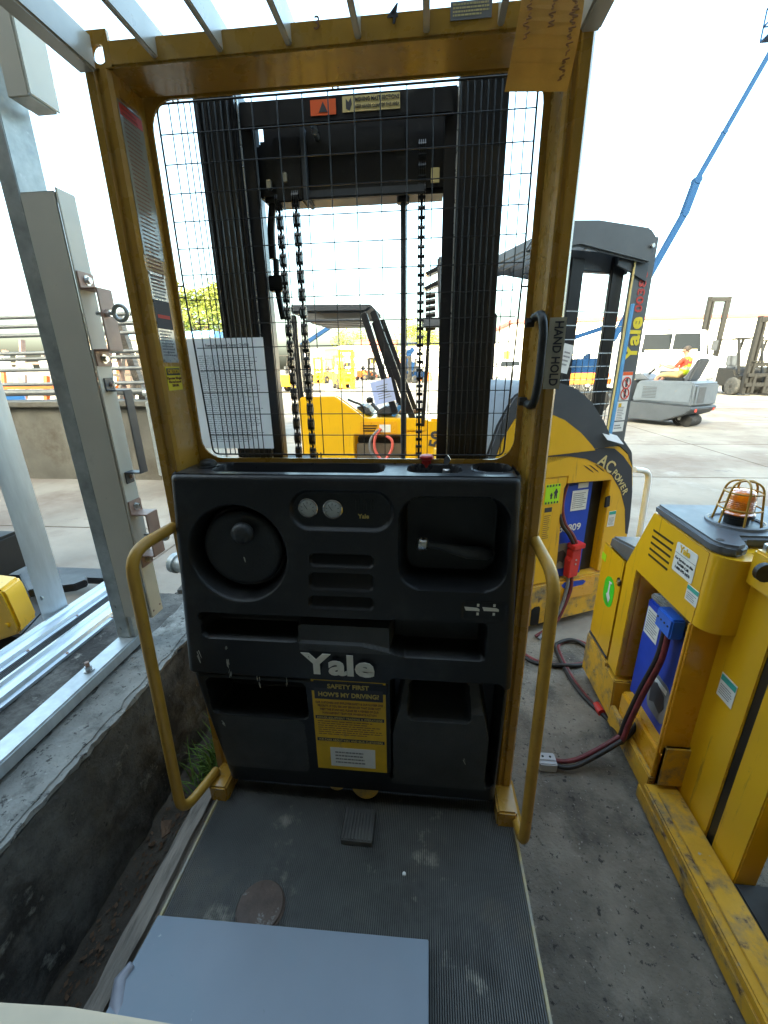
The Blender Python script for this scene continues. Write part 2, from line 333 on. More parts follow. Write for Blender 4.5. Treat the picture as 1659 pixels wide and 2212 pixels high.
def plate(name, org, right, up, w, h, m, parent=None, t=.0012, r=0):      # flat sticker, sheet or plate centred at org, facing right x up
    org, R, U = Vector(org), Vector(right).normalized(), Vector(up).normalized(); Nn = R.cross(U)
    if r: pts = [org+R*(sx*(w/2-r)+r*math.cos(a))+U*(sy*(h/2-r)+r*math.sin(a)) for sx, sy, a0 in ((1, 1, 0), (-1, 1, 90), (-1, -1, 180), (1, -1, 270)) for a in [RAD(a0+k*22.5) for k in range(5)]]
    else: pts = [org+R*sx*w/2+U*sy*h/2 for sx, sy in ((1, 1), (-1, 1), (-1, -1), (1, -1))]
    return prism(name, pts, Nn*t, m, parent)
def print_lines(name, org, right, up, w, h, n, m, parent, seed=1, fill=.55, ragged=.25, lift=.0016):
    rnd = random.Random(seed); org, R, U = Vector(org), Vector(right).normalized(), Vector(up).normalized(); Nn = R.cross(U); b = MB(); st = h/n
    for i in range(n):
        y = h/2-(i+.5)*st; x = -w/2; end = w/2-rnd.random()*ragged*w
        while x < end:
            l = min(rnd.uniform(.03, .11)*w, end-x)
            if l > .008*w: 
                p = org+R*x+U*(y-st*fill/2)+Nn*lift; b.add([p, p+R*l, p+R*l+U*st*fill, p+U*st*fill], [(0, 1, 2, 3)])
            x += l+.015*w
    return b.build(name, m, parent)
def copy_tree(o, parent=None):
    c = o.copy(); COL.objects.link(c); c.parent = parent
    if parent is not None: c.matrix_parent_inverse = o.matrix_parent_inverse.copy()
    MW[c] = MW[o]
    for ch in list(o.children): copy_tree(ch, c)
    return c
def wheel(name, c, axis, r, w, parent, rim='white_paint', rr=.55):
    c = Vector(c); a = Vector(axis).normalized()
    t = MB().lathe(c, a, [(r*rr, -w*.5), (r*.9, -w*.5), (r*.98, -w*.42), (r, -w*.3), (r, w*.3), (r*.98, w*.42), (r*.9, w*.5), (r*rr, w*.5)], 28).build(name, 'tyre', parent, smooth=40)
    MB().lathe(c, a, [(r*.15, -w*.53), (r*.2, -w*.52), (r*.45, -w*.4), (r*rr, -w*.51), (r*rr, w*.51), (r*.45, w*.4), (r*.2, w*.52), (r*.15, w*.53)], 20).build('rim', rim, t, smooth=40)
    return t
# ================================================================ SETTING
def sheet(name, x0, x1, y0, y1, z, m, th=.3):
    o = MB().box((x0, y0, z-th), (x1, y1, z)).build(name, m); return tag(o, kind='structure')
sheet('ground', -400, 400, -60, 600, 0, 'yard')
sheet('asphalt_apron', -.79, 9, -8, 2.25, .004, 'asphalt', .1)
rnd = random.Random(4)
jb = MB()
for y in (3.9, 6.4, 9.2, 12.6, 16.5): jb.box((-14, y, -.05), (26, y+.018, .0035))
for x in (-6.2, -2.2, 1.9, 5.6, 10.2): jb.box((x, 2.3, -.05), (x+.018, 30, .003))
tag(jb.build('slab_joints', 'soil'), kind='structure')
# loose grit on the asphalt
gb = MB()
for i in range(1500):
    x, y = rnd.uniform(.5, 2.4), rnd.uniform(-.1, 2.3); s = rnd.choice((.0015, .002, .003, .0045))
    a = rnd.random()*6.28; h = s*.7; p = Vector((x, y, .004))
    gb.add([p+Vector((math.cos(a+k*2.1)*s*rnd.uniform(.6, 1.3), math.sin(a+k*2.1)*s, 0)) for k in range(3)]+[p+Vector((0, 0, h))], [(0, 1, 3), (1, 2, 3), (2, 0, 3)])
tag(gb.build('asphalt_grit', 'stone'), 'fine pale grit scattered on the dark asphalt', kind='stuff')

# concrete plinth carrying the gate frame on the left
PL = empty('concrete_plinth', (-1.15, .6, 0), 'rough stained concrete plinth left of the order picker, under the gate frame', 'plinth')
def rough_block(name, lo, hi, m, parent, step=.045, amp=.012, seed=3, fq=26):
    bm = bmesh.new(); bmesh.ops.create_cube(bm, size=1)
    for v in bm.verts: v.co = Vector([lo[i]+(v.co[i]+.5)*(hi[i]-lo[i]) for i in range(3)])
    bmesh.ops.bevel(bm, geom=list(bm.edges), offset=.018, segments=2, affect='EDGES')
    for ax in range(3):
        k = int((hi[ax]-lo[ax])/step)
        for i in range(1, k):
            n = Vector((0, 0, 0)); n[ax] = 1; c = Vector(lo); c[ax] = lo[ax]+(hi[ax]-lo[ax])*i/k
            bmesh.ops.bisect_plane(bm, geom=bm.verts[:]+bm.edges[:]+bm.faces[:], plane_co=c, plane_no=n)
    from mathutils import noise as mn
    for v in bm.verts:
        q = v.co.copy(); v.co += Vector((mn.noise(q*fq+Vector((seed, 0, 0))), mn.noise(q*fq+Vector((0, seed, 7))), mn.noise(q*fq+Vector((3, 9, seed)))*.7))*amp
    V = [v.co.copy() for v in bm.verts]; bm.verts.index_update(); F = [[v.index for v in f.verts] for f in bm.faces]; bm.free()
    return mk(name, V, F, m, parent, smooth=35)
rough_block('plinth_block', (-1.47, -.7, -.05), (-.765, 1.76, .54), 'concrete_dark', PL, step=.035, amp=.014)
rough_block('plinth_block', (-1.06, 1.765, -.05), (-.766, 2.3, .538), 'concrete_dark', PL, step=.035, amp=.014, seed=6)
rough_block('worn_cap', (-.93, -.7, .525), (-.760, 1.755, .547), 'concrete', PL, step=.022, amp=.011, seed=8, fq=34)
tag(MB().box((-.80, -.6, -.05), (-.50, 2.2, .016)).build('soil_strip', 'soil'), 'dark soil strip between plinth and order picker', kind='stuff')
lb = MB()
for i in range(700):
    p = Vector((rnd.uniform(-.75, -.54), rnd.uniform(.2, 1.6), rnd.uniform(.016, .03))); s = rnd.uniform(.003, .011); x, y = basis((rnd.uniform(-.5, .5), rnd.uniform(-.5, .5), 1))
    lb.add([p+x*s, p+y*s*.6, p-x*s, p-y*s*.6], [(0, 1, 2, 3)])
tag(lb.build('leaf_litter', 'leaf_litter'), 'dry brown leaf litter in the gap beside the plinth', kind='stuff')
gr = MB()
for i in range(420):
    c = Vector((rnd.gauss(-.62, .035), rnd.gauss(1.30, .10), .01)); h = rnd.uniform(.04, .20); lean = Vector((rnd.gauss(0, .35), rnd.gauss(0, .35), 1)).normalized(); w = .003
    x, _ = basis(lean); m_ = c+lean*h*.6; t_ = c+lean*h+Vector((lean.x, lean.y, -.2))*h*.3
    gr.add([c-x*w, c+x*w, m_+x*w*.8, m_-x*w*.8, t_], [(0, 1, 2, 3), (3, 2, 4)])
tag(gr.build('grass_tuft', 'grass'), 'green weeds growing between plinth and order picker', kind='stuff')
dry = MB().prism([onZ(348, 1775, .14), onZ(372, 1772, .14), onZ(366, 1800, .15), onZ(350, 1812, .14)], (0, 0, .004)).build('dead_leaf', 'leaf_litter')
tag(dry, 'curled dry brown leaf beside the grab bar foot', 'leaf')

# the building whose opening the camera stands in: it shades the foreground
sh = MB()
sh.box((-14, -9.3, 0), (18, -9, 4.2)); sh.box((-14, -9, 0), (-13.7, .1, 4.1)); sh.box((17.7, -9, 0), (18, .1, 4.1)); sh.box((-13.6, -.1, 3.6), (17.6, .1, 4.2))
tag(sh.build('building_wall', 'wall_grey'), kind='structure')
tag(MB().box((-14.3, -9.4, 4.202), (18.3, .25, 4.4)).build('building_roof', 'wall_grey'), kind='structure')
tag(MB().box((-13.7, -9, -.05), (-.8, -.75, .002)).build('building_floor', 'concrete_dark'), kind='structure')

# ================================================================ ORDER PICKER (the near truck)
T1 = empty('order_picker_truck', (.007, 1.0, 0), 'yellow and black order picker truck with wire mesh guard filling the picture', 'forklift')
PXL, PXR = (-.497, -.439), (.463, .511)
def post(name, x0, x1, flip):
    pr = [(0, 1.15), (0, 1.048), (.006, 1.04), (.024, 1.04), (.028, 1.046), (.034, 1.046), (.038, 1.04), (x1-x0-.006, 1.04), (x1-x0, 1.048), (x1-x0, 1.15)]
    if flip: pr = [(x1-x0-a, b) for a, b in pr][::-1]
    return prism(name, [(x0+a, b, .236) for a, b in pr], (0, 0, 1.944), 'yellow_shaded', T1)
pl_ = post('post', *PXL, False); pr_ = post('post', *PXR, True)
# window plate with a rounded opening
def ring(name, x0, x1, z0, z1, ox0, ox1, oz0, oz1, r, y, t, m, parent):
    inn = [(sx, sz) for sx, sz in [(ox1-r+r*math.cos(a), oz1-r+r*math.sin(a)) for a in [RAD(k*15) for k in range(7)]]]
    inn += [(ox0+r+r*math.cos(a), oz1-r+r*math.sin(a)) for a in [RAD(90+k*15) for k in range(7)]]
    inn += [(ox0+r+r*math.cos(a), oz0+r+r*math.sin(a)) for a in [RAD(180+k*15) for k in range(7)]]
    inn += [(ox1-r+r*math.cos(a), oz0+r+r*math.sin(a)) for a in [RAD(270+k*15) for k in range(7)]]
    out = []
    cx, cz = (x0+x1)/2, (z0+z1)/2
    for i, (a, b) in enumerate(inn):
        q = i//7; k = i % 7
        ox = x1 if q in (0, 3) else x0; oz = z1 if q in (0, 1) else z0
        if q == 0: p = (ox, b) if k < 3 else ((a, oz) if k > 3 else (ox, oz))
        elif q == 1: p = (a, oz) if k < 3 else ((ox, b) if k > 3 else (ox, oz))
        elif q == 2: p = (ox, b) if k < 3 else ((a, oz) if k > 3 else (ox, oz))
        else: p = (a, oz) if k < 3 else ((ox, b) if k > 3 else (ox, oz))
        out.append(p)
    n = len(inn); V = [(a, y, b) for a, b in inn]+[(a, y, b) for a, b in out]+[(a, y+t, b) for a, b in inn]+[(a, y+t, b) for a, b in out]; F = []
    for i in range(n):
        j = (i+1) % n
        F += [(i, j, n+j, n+i), (2*n+j, 2*n+i, 3*n+i, 3*n+j), (j, i, 2*n+i, 2*n+j), (n+i, n+j, 3*n+j, 3*n+i)]
    return mk(name, V, F, m, parent)
ring('window_plate', -.497, .511, 1.31, 2.20, -.428, .449, 1.357, 2.178, .055, 1.1505, .006, 'yellow_shaded', T1)
box('header_beam', (-.4465, 1.0402, 2.1802), (.511, 1.148, 2.2235), 'yellow_shaded', T1, .004)
# corner gusset with the round hole
gx0, gx1, gz0, gz1 = -.497, -.4305, 2.1802, 2.240
hc = onY(214, 117, 1.04); hr = .0155
ga = [(hc[0]+hr*math.cos(a), hc[2]+hr*math.sin(a)) for a in [2*math.pi*k/24 for k in range(24)]]
go = []
for a in [2*math.pi*k/24 for k in range(24)]:
    dx, dz = math.cos(a), math.sin(a); t = min(((gx1 if dx > 0 else gx0)-hc[0])/dx if abs(dx) > 1e-6 else 9, ((gz1 if dz > 0 else gz0)-hc[2])/dz if abs(dz) > 1e-6 else 9)
    go.append((hc[0]+dx*t, hc[2]+dz*t))
V = [(a, 1.04, b) for a, b in ga]+[(a, 1.04, b) for a, b in go]+[(a, 1.048, b) for a, b in ga]+[(a, 1.048, b) for a, b in go]
F = []
for i in range(24):
    j = (i+1) % 24; F += [(i, j, 24+j, 24+i), (48+j, 48+i, 72+i, 72+j), (j, i, 48+i, 48+j), (24+i, 24+j, 72+j, 72+i)]
mk('corner_gusset', V, F, 'yellow_shaded', T1)
mat('guard_glare', (.46, .42, .34), .3, var=.12, scale=8, coat=.5)  # yellow of the guard paled to stand for sky glare on its gloss
box('guard_side_rail', (-.500, -.5, 2.172), (-.462, 1.037, 2.232), 'guard_glare', T1, .004)
box('guard_side_rail', (.478, -.5, 2.165), (.514, 1.037, 2.225), 'guard_glare', T1, .004)
for u, v in ((327, 72), (470, 55), (620, 42), (772, 25), (922, 8), (1085, -8)):
    x = onY(u, v, 1.04)[0]
    box('guard_bar', (x-.006, -.5, 2.188), (x+.006, 1.12, 2.2445), 'guard_glare', T1, .002)
# decals on the header
hx = onY(1018, 18, 1.037)
st = plate('decal', (hx[0], 1.0392, hx[2]-.001), (1, 0, 0), (0, 0, 1), .075, .026, 'ink_grey', T1); print_lines('print', (hx[0], 1.0390, hx[2]), (1, 0, 0), (0, 0, 1), .066, .02, 4, 'sticker_cream', st)
hx = onY(846, 32, 1.037); text('marker_numeral', '4', .04, (hx[0], 1.0394, hx[2]), (1, 0, 0), (0, 0, 1), 'ink', T1, bold=.01, shear=.2)
hx = onY(683, 50, 1.037); text('marker_numeral', '3', .028, (hx[0], 1.0394, hx[2]), (1, 0, 0), (0, 0, 1), 'ink_brown', T1, shear=.1)

# ---- wire mesh guard: an upper and a lower panel
GY = 1.166; WR = .0013
xl, xr = -.418, .438
zt, zs, zb = onY(700, 196, GY)[2], onY(700, 622, GY)[2], onY(700, 982, GY)[2]
mesh_part = tube('mesh_border', [(xl, GY, zt), (xr, GY, zt), (xr, GY, zs+.02), (xr-.012, GY, zb), (xl+.014, GY, zb), (xl, GY, zs+.02)], .0024, 'mast_black', T1, n=8, fillet=.02, closed=True)
pitch = .0585
vx = [xl+.03]+[xl+.052+k*.0145 for k in range(9)]+[xl+.052+8*.0145+pitch*k for k in range(1, 10)]
x = vx[-1]
while x < xr-.05: x += .0145; vx.append(x)
vx.append(xr-.022)
wv = MB().cyl((0, 0, zb), (0, 0, zt), WR, n=6)
first = None
for x in vx:
    if first is None: first = wv.build('wire', 'mast_black', mesh_part, smooth=60); first.location.x = x; first.location.y = GY
    else:
        o = first.copy(); COL.objects.link(o); o.location.x = x
z = zb+.055
while z < zt-.02:
    cyl('wire', (xl if z > zs else xl+.010, GY+.0026, z), (xr if z > zs else xr-.008, GY+.0026, z), WR, 'mast_black', mesh_part, n=6); z += pitch
for u, v, z in ((377, 0, zt), (725, 0, zt)):
    x = onY(u, 200, GY)[0]; tube('mesh_clip', [(x-.006, GY, z), (x-.006, GY-.006, z+.028), (x+.006, GY-.006, z+.028), (x+.006, GY, z)], .0022, 'yellow_shaded', T1, n=6, fillet=.006)
for x, s in ((xl, -1), (xr, 1)): tube('mesh_clip', [(x, GY, zs+.015), (x+s*.03, GY-.008, zs+.015), (x+s*.03, GY-.008, zs-.012), (x, GY, zs-.012)], .0022, 'mast_black', T1, n=6, fillet=.006)
for u in (440, 690, 1095):
    x = onY(u, 985, GY)[0]; tube('mesh_clip', [(x-.005, GY, zb+.006), (x-.005, GY-.004, zb-.02), (x+.005, GY-.004, zb-.02), (x+.005, GY, zb+.006)], .002, 'mast_black', T1, n=6, fillet=.005)

# ---- console: moulded front face as a relief
def lerp(z, tab):
    zs_, vs_ = zip(*tab); return np.interp(z, zs_, vs_)
YT = [(.25, .985), (.745, .960), (.757, .955), (1.345, 1.0)]
XLT = [(.25, -.413), (.40, -.428), (.60, -.450), (.745, -.462), (.757, -.474), (1.345, -.449)]
XRT = [(.25, .452), (.60, .455), (.745, .455), (.757, .462), (1.345, .447)]
def face(u, v, dy=0):
    z = 1.
    for _ in range(8): p = onY(u, v, float(lerp(z, YT))+dy); z = p[2]
    return p
def frect(u0, v0, u1, v1): a, b = face(u0, v0), face(u1, v1); return (a[0]+b[0])/2, (a[2]+b[2])/2, abs(b[0]-a[0])/2, abs(a[2]-b[2])/2
def sdr(x, z, R, r): 
    cx, cz, hx, hz = R; qx = np.abs(x-cx)-hx+r; qz = np.abs(z-cz)-hz+r
    return np.hypot(np.maximum(qx, 0), np.maximum(qz, 0))+np.minimum(np.maximum(qx, qz), 0)-r
def sst(d, w): t = np.clip((-d+w)/(2*w), 0, 1); return t*t*(3-2*t)
NX, NZ = 300, 340
zz = np.linspace(.262, 1.345, NZ)[:, None]*np.ones((1, NX)); ss = np.linspace(0, 1, NX)[None, :]
xx = lerp(zz, XLT)*(1-ss)+lerp(zz, XRT)*ss
dep = np.zeros_like(xx)
def cut(sd, d, w):
    global dep
    dep = np.maximum(dep, d*sst(sd, w))
def out(sd, d, w):
    global dep
    k = sst(sd, w); dep = dep*(1-k)+(-d)*k
SWC = face(512, 1199); SWR = .128
cut(np.hypot(xx-SWC[0], (zz-SWC[2]))-SWR, .062, .012)
GP = frect(626, 1062, 846, 1148); cut(sdr(xx, zz, GP, .045), .013, .005)
HP = frect(868, 1080, 1085, 1276); cut(sdr(xx, zz, HP, .055), .095, .010)
out_lip = np.abs(sdr(xx, zz, HP, .055)-.013)-.004; dep -= .003*sst(out_lip, .004)
for v0, v1 in ((1198, 1229), (1238, 1279), (1288, 1320)):
    R = frect(668, v0, 806, v1); k = np.clip((zz-(R[1]-R[3]))/(2*R[3]), 0, 1); dep = np.maximum(dep, (.004+.020*k)*sst(sdr(xx, zz, R, .014), .003))
R = frect(1000, 1300, 1092, 1345); cut(sdr(xx, zz, R, .012), .004, .003)
# shelf slots above the name bar, the bar, the centre block
for r4 in ((430, 1326, 1044, 1372), (434, 1326, 641, 1384), (843, 1342, 1044, 1428)): cut(sdr(xx, zz, frect(*r4), .010), .085, .006)
BK = frect(643, 1352, 841, 1415); k = sst(sdr(xx, zz, BK, .004), .003); dep = dep*(1-k)+.012*k
NB = frect(440, 1379, 1058, 1462); NBt = face(440, 1379)[2]; NBr = face(1058, 1428)[2]
barz = NBt+(NBr-NBt)*np.clip((xx-.05)/.12, 0, 1)
k = sst(np.maximum(zz-barz, .757-zz), .004)*sst(np.abs(xx-NB[0])-NB[2], .005); dep = dep*(1-k)+(-.012)*k
k = sst(np.abs(zz-.752)-.004, .003); dep = np.maximum(dep, .010*k)
# lower body: open pocket and tray front on the left, deep cup tray on the right
cut(sdr(xx, zz, frect(447, 1466, 664, 1552), .012), .12, .006)
LB = frect(472, 1549, 664, 1664); out(sdr(xx, zz, LB, .014), .040, .012)
CP = frect(842, 1470, 1062, 1702); cut(sdr(xx, zz, CP, .02), .07, .008)
RBt = face(940, 1590)[2]; RBb = face(940, 1697)[2]; RBc, _, RBw, _ = frect(848, 1590, 1046, 1697)
topz = face(940, 1490)[2]; fr = np.clip((zz-RBt)/(topz-RBt), 0, 1)
wloc = RBw*(1-.22*fr); k = sst(np.abs(xx-RBc)-wloc, .006)*sst(RBb-zz, .006)*sst(zz-topz, .006); dep = dep*(1-k)+(-.065+.125*fr)*k
OPr = frect(884, 1497, 1012, 1562); cut(sdr(xx, zz, OPr, .014), .17, .006)
k = sst(zz-.300, .006); dep = np.maximum(dep, .05*k)
# rounded outer edges
ex = np.minimum(ss*.92, (1-ss)*.92); rr_ = .022
dep += rr_-np.sqrt(np.maximum(rr_**2-np.maximum(rr_-ex, 0)**2, 0)); et = 1.345-zz
dep += .018-np.sqrt(np.maximum(.018**2-np.maximum(.018-et, 0)**2, 0))
yy = lerp(zz, YT)+dep
G = np.stack([xx, yy, zz], -1)
side = lambda c: np.stack([G[:, c, 0], np.full(NZ, 1.145), G[:, c, 2]], -1)[:, None]
GG = np.concatenate([side(0), G, side(-1)], 1)
pad_ = lambda k: np.pad(k, ((0, 0), (1, 1)))
mk1 = pad_(sdr(xx, zz, LB, .014) < .008); mk2 = pad_((np.abs(xx-RBc) < wloc+.007) & (zz > RBb-.006) & (zz < topz+.004)); mk3 = pad_(sdr(xx, zz, BK, .004) < .002)
CON = grid_part('console', GG, ~(mk1 | mk2 | mk3), 'black_plastic', T1)
grid_part('storage_tray', GG, mk1, 'tray_grey', T1); grid_part('cup_bin', GG, mk2, 'tray_grey', T1); grid_part('centre_pad', GG, mk3, 'tray_grey', T1)
mat('console_gloss', (.030, .031, .036), .30, var=.2, scale=7, bump=.05, bscale=260, dirt=[((.08, .08, .08), .60, .8, 9)])
# console top with tray, button well, cup hole and dome
NXT, NYT = 260, 56
xt = np.linspace(-.449, .447, NXT)[None, :]*np.ones((NYT, 1)); yt = np.linspace(1.010, 1.149, NYT)[:, None]*np.ones((1, NXT))
def trect(u0, v0, u1, v1): a, b = onZ(u0, v0, 1.345), onZ(u1, v0, 1.345); c, d = onZ((u0+u1)/2, v0, 1.345), onZ((u0+u1)/2, v1, 1.345); return (a[0]+b[0])/2, (c[1]+d[1])/2, abs(b[0]-a[0])/2, abs(c[1]-d[1])/2
dz = np.zeros_like(xt)
for r4, r, d in (((487, 1001, 833, 1020), .03, .045), ((885, 1003, 992, 1021), .03, .03), ((1020, 1003, 1098, 1022), .045, .06)):
    s = sdr(xt, yt, trect(*r4), r); dz = np.maximum(dz, d*sst(s, .004)); dz -= .004*sst(np.abs(s-.004)-.003, .003)
ed = np.minimum(xt+.449, .447-xt); dz += .018-np.sqrt(np.maximum(.018**2-np.maximum(.018-ed, 0)**2, 0))
grid('console_top', np.stack([xt, yt, 1.345-dz], -1), 'console_gloss', T1)
dc = onZ(450, 1005, 1.347); MB().lathe((dc[0], dc[1], 1.343), (0, 0, 1), [(.030, 0), (.030, .004), (.024, .006), (.023, .012), (.018, .018), (.009, .021)], 24).build('dome_lens', 'black_plastic', T1, smooth=40)
ec = onZ(921, 1012, 1.33); MB().lathe((ec[0], ec[1], 1.318), (0, 0, 1), [(.013, 0), (.013, .036), (.0195, .040), (.0195, .047), (.016, .050), (.006, .051)], 24).build('stop_button', 'red_plastic', T1, smooth=35)
kc = onZ(964, 1014, 1.33); kk = MB().lathe((kc[0], kc[1], 1.318), (0, 0, 1), [(.013, 0), (.013, .012), (.010, .015)], 20).build('key_switch', 'steel', T1, smooth=35)
MB().prism([(kc[0]-.003, kc[1], 1.33), (kc[0]+.003, kc[1], 1.33), (kc[0]+.004, kc[1]-.003, 1.345), (kc[0]+.011, kc[1]-.006, 1.358), (kc[0]+.002, kc[1]-.008, 1.372), (kc[0]-.009, kc[1]-.006, 1.360), (kc[0]-.006, kc[1]-.003, 1.346)], (.001, .003, 0)).build('key', 'steel', kk)
# steering disc, knob, gauges, handle
sy = float(lerp(SWC[2], YT))
SW = MB().lathe((SWC[0]+.004, sy+.055, SWC[2]+.004), (0, -1, 0), [(.06, -.01), (.098, 0), (.108, .006), (.111, .016), (.108, .026), (.100, .031), (.09, .030), (.03, .024), (.005, .023)], 64).build('steering_disc', 'black_pad', T1, smooth=60)
kp = face(524, 1152); MB().lathe((kp[0], sy+.040, kp[2]), (0, -1, 0), [(.013, 0), (.013, .018), (.026, .024), (.030, .034), (.028, .044), (.020, .051), (.008, .054)], 32).build('steering_knob', 'black_pad', SW, smooth=60)
cm = face(519, 1219); MB().prism([(cm[0]-.003, sy+.028, cm[2]+.008), (cm[0]+.001, sy+.028, cm[2]+.007), (cm[0]+.002, sy+.028, cm[2]-.008), (cm[0], sy+.028, cm[2]-.008)], (0, -.001, 0)).build('paint_chip', 'scratch', SW)
gy_ = float(lerp(GP[1], YT))+.013
for (u, v), mm in (((663, 1100), 'lens_grey'), ((717, 1103), 'lens_grey')):
    p = face(u, v); gd = MB().lathe((p[0], gy_+.004, p[2]), (0, -1, 0), [(.024, 0), (.0265, .002), (.0265, .009), (.024, .011), (.0225, .010), (.0225, .004)], 36).build('gauge', 'chrome', T1, smooth=35)
    MB().lathe((p[0], gy_+.001, p[2]), (0, -1, 0), [(.0222, 0), (.0222, .006), (.018, .0085), (.008, .0098)], 28).build('gauge_glass', 'dial', gd, smooth=60)
    gt = MB()
    for q in range(7): an = RAD(200-37*q); gt.bar((p[0]+.0135*math.cos(an), gy_-.0086, p[2]+.0135*math.sin(an)), (p[0]+.018*math.cos(an), gy_-.0078, p[2]+.018*math.sin(an)), .0014, .0008, (0, 1, 0))
    gt.bar((p[0], gy_-.0092, p[2]-.002), (p[0]-.008, gy_-.0088, p[2]+.010), .0014, .0008, (0, 1, 0)); gt.build('dial_marks', 'ink', gd)
il = MB()
for u in (766, 772, 783, 789, 800, 806): a, b = face(u, 1082), face(u, 1106); il.box((a[0]-.0009, gy_-.0012, b[2]), (a[0]+.0009, gy_+.002, a[2]))
il.build('indicator_window', 'grease_black', T1)
p = face(784, 1119); text('maker_lettering', 'Yale', .016, (p[0], gy_-.001, p[2]), (1, 0, 0), (0, 0, 1), 'ink_gold', T1, bold=.03)
h0, h1 = face(905, 1188), face(1068, 1226); hy = float(lerp(HP[1], YT))
hb = tube('control_handle', [(h0[0]+.02, hy+.045, h0[2]-.004), (h0[0]+.05, hy+.048, h0[2]-.008), (h0[0]+.09, hy+.05, h0[2]-.018), (h0[0]+.13, hy+.055, h0[2]-.028), (h1[0]-.012, hy+.065, h1[2]+.006), (h1[0]+.008, hy+.09, h1[2])], [.009, .010, .014, .018, .018, .009], 'tray_grey', T1, n=14)
MB().lathe((h0[0]-.006, hy+.044, h0[2]), (1, 0, -.15), [(.012, 0), (.0175, .004), (.0175, .024), (.013, .028)], 20).build('thumb_switch', 'steel', hb, smooth=35)
cyl('collar', (h1[0]-.012, hy+.066, h1[2]+.006), (h1[0]+.004, hy+.084, h1[2]+.001), .0125, 'steel', hb)
# lever pictograms
for u0, u1, v in ((1003, 1036, 1317), (1042, 1078, 1318)):
    a, b = face(u0, v), face(u1, v); y = a[1]+.0035; q = MB().prism([(a[0], y, a[2]+.007), (b[0]-.006, y, a[2]+.005), (b[0], y, a[2]+.001), (b[0], y, a[2]-.005), (b[0]-.01, y, a[2]-.004), (a[0]+.004, y, a[2]-.004)], (0, -.001, 0))
    m_ = b[0]-.004 if u0 < 1040 else b[0]-.012
    q.box((m_-.003, y-.001, a[2]+.009), (m_+.003, y, a[2]+.017)); q.box((m_-.003, y-.001, a[2]-.017), (m_+.003, y, a[2]-.009)); q.build('lever_pictogram', 'logo_white', T1)
# maker's name on the bar
p = face(733, 1432); text('maker_lettering', 'Yale', .092, (p[0]+.002, float(lerp(p[2], YT))-.0135, p[2]), (1, 0, -.01), (0, 0, 1), 'logo_white', T1, bold=.035, width=.205, lift=.001, ext=.0008)
# safety notice
q = [face(669, 1461), face(832, 1465), face(832, 1656), (face(671, 1647))]; nx = (q[0][0]+q[1][0])/2; nw = q[1][0]-q[0][0]; nz0, nz1 = q[0][2], q[3][2]; ny = float(lerp((nz0+nz1)/2, YT))-.004; nh = nz0-nz1
back = box('notice_backing', (nx-nw/2-.012, ny+.0005, nz1-.004), (nx+nw/2+.012, ny+.012, nz0+.002), 'black_plastic', T1, .002)
up_ = Vector((0, -.05, 1))
NT = plate('safety_notice', (nx, ny-.001, (nz0+nz1)/2), (1, 0, 0), (0, 0, 1), nw, nh, 'sticker_yellow', T1)
def nt(frac): return (nx, ny-.001, nz0-nh*frac)
plate('notice_band', nt(.14), (1, 0, 0), (0, 0, 1), nw*.93, nh*.185, 'ink', NT, t=.0018)
text('notice_text', 'SAFETY FIRST', .021, nt(.098), (1, 0, 0), (0, 0, 1), 'ink_gold', NT, bold=.025, width=nw*.56, lift=.003)
text('notice_text', "HOW'S MY DRIVING?", .021, nt(.182), (1, 0, 0), (0, 0, 1), 'ink_gold', NT, bold=.025, width=nw*.82, lift=.003)
for i, s in enumerate(('OUR CUSTOMERS AND EMPLOYEES SAFETY IS OUR NUMBER ONE', 'PRIORITY. IF YOU SEE ANY BEHAVIOR THAT DOES NOT', 'MEET THIS STANDARD, PLEASE SEE A MEMBER OF OUR', 'MANAGEMENT TEAM FOR IMMEDIATE ACTION')):
    text('notice_text', s, .010, nt(.268+.036*i), (1, 0, 0), (0, 0, 1), 'ink_brown', NT, width=nw*(.92-.06*i))
for fq, s in ((.425, 'POWER EQUIPMENT TRAINING & OPERATIONS'), (.665, 'WE CARE ABOUT YOU AND OUR CUSTOMERS')):
    plate('notice_band', nt(fq), (1, 0, 0), (0, 0, 1), nw*.95, nh*.034, 'ink', NT, t=.0018); text('notice_text', s, .010, nt(fq), (1, 0, 0), (0, 0, 1), 'ink_gold', NT, width=nw*.9, lift=.003)
print_lines('print', nt(.535), (1, 0, 0), (0, 0, 1), nw*.9, nh*.16, 7, 'ink_brown', NT, 5, .35)
plate('contact_patch', (nx+.004, ny-.001, nz0-nh*.855), (1, 0, 0), (0, 0, 1), nw*.64, nh*.21, 'sticker_white', NT, t=.0018)
print_lines('print', (nx+.004, ny-.002, nz0-nh*.855), (1, 0, 0), (0, 0, 1), nw*.5, nh*.15, 4, 'ink_grey', NT, 6, .4)
# scratches in the moulding
sb = MB()
for u, v, l, a in ((433, 1410, .05, .25), (497, 1428, .035, .0), (503, 1445, .03, -.3), (491, 1392, .012, .2), (558, 1468, .03, .05), (620, 1470, .028, .1), (480, 1560, .02, 1.2), (1000, 1640, .02, .6)):
    p = face(u, v); y = float(lerp(p[2], YT))-(.0138 if v < 1460 else .001)
    for k in range(4):
        o_ = random.Random(u+k); x0 = p[0]+o_.uniform(-.004, .004); z0 = p[2]+o_.uniform(-.5, .5)*l; w_ = o_.uniform(.0008, .0025)
        sb.prism([(x0, y, z0), (x0+w_, y, z0+.002), (x0+w_+math.sin(a)*l*.4, y, z0-l*.5), (x0+math.sin(a)*l*.4, y, z0-l*.45)], (0, -.0008, 0))
sb.build('scratch_marks', 'scratch', T1)

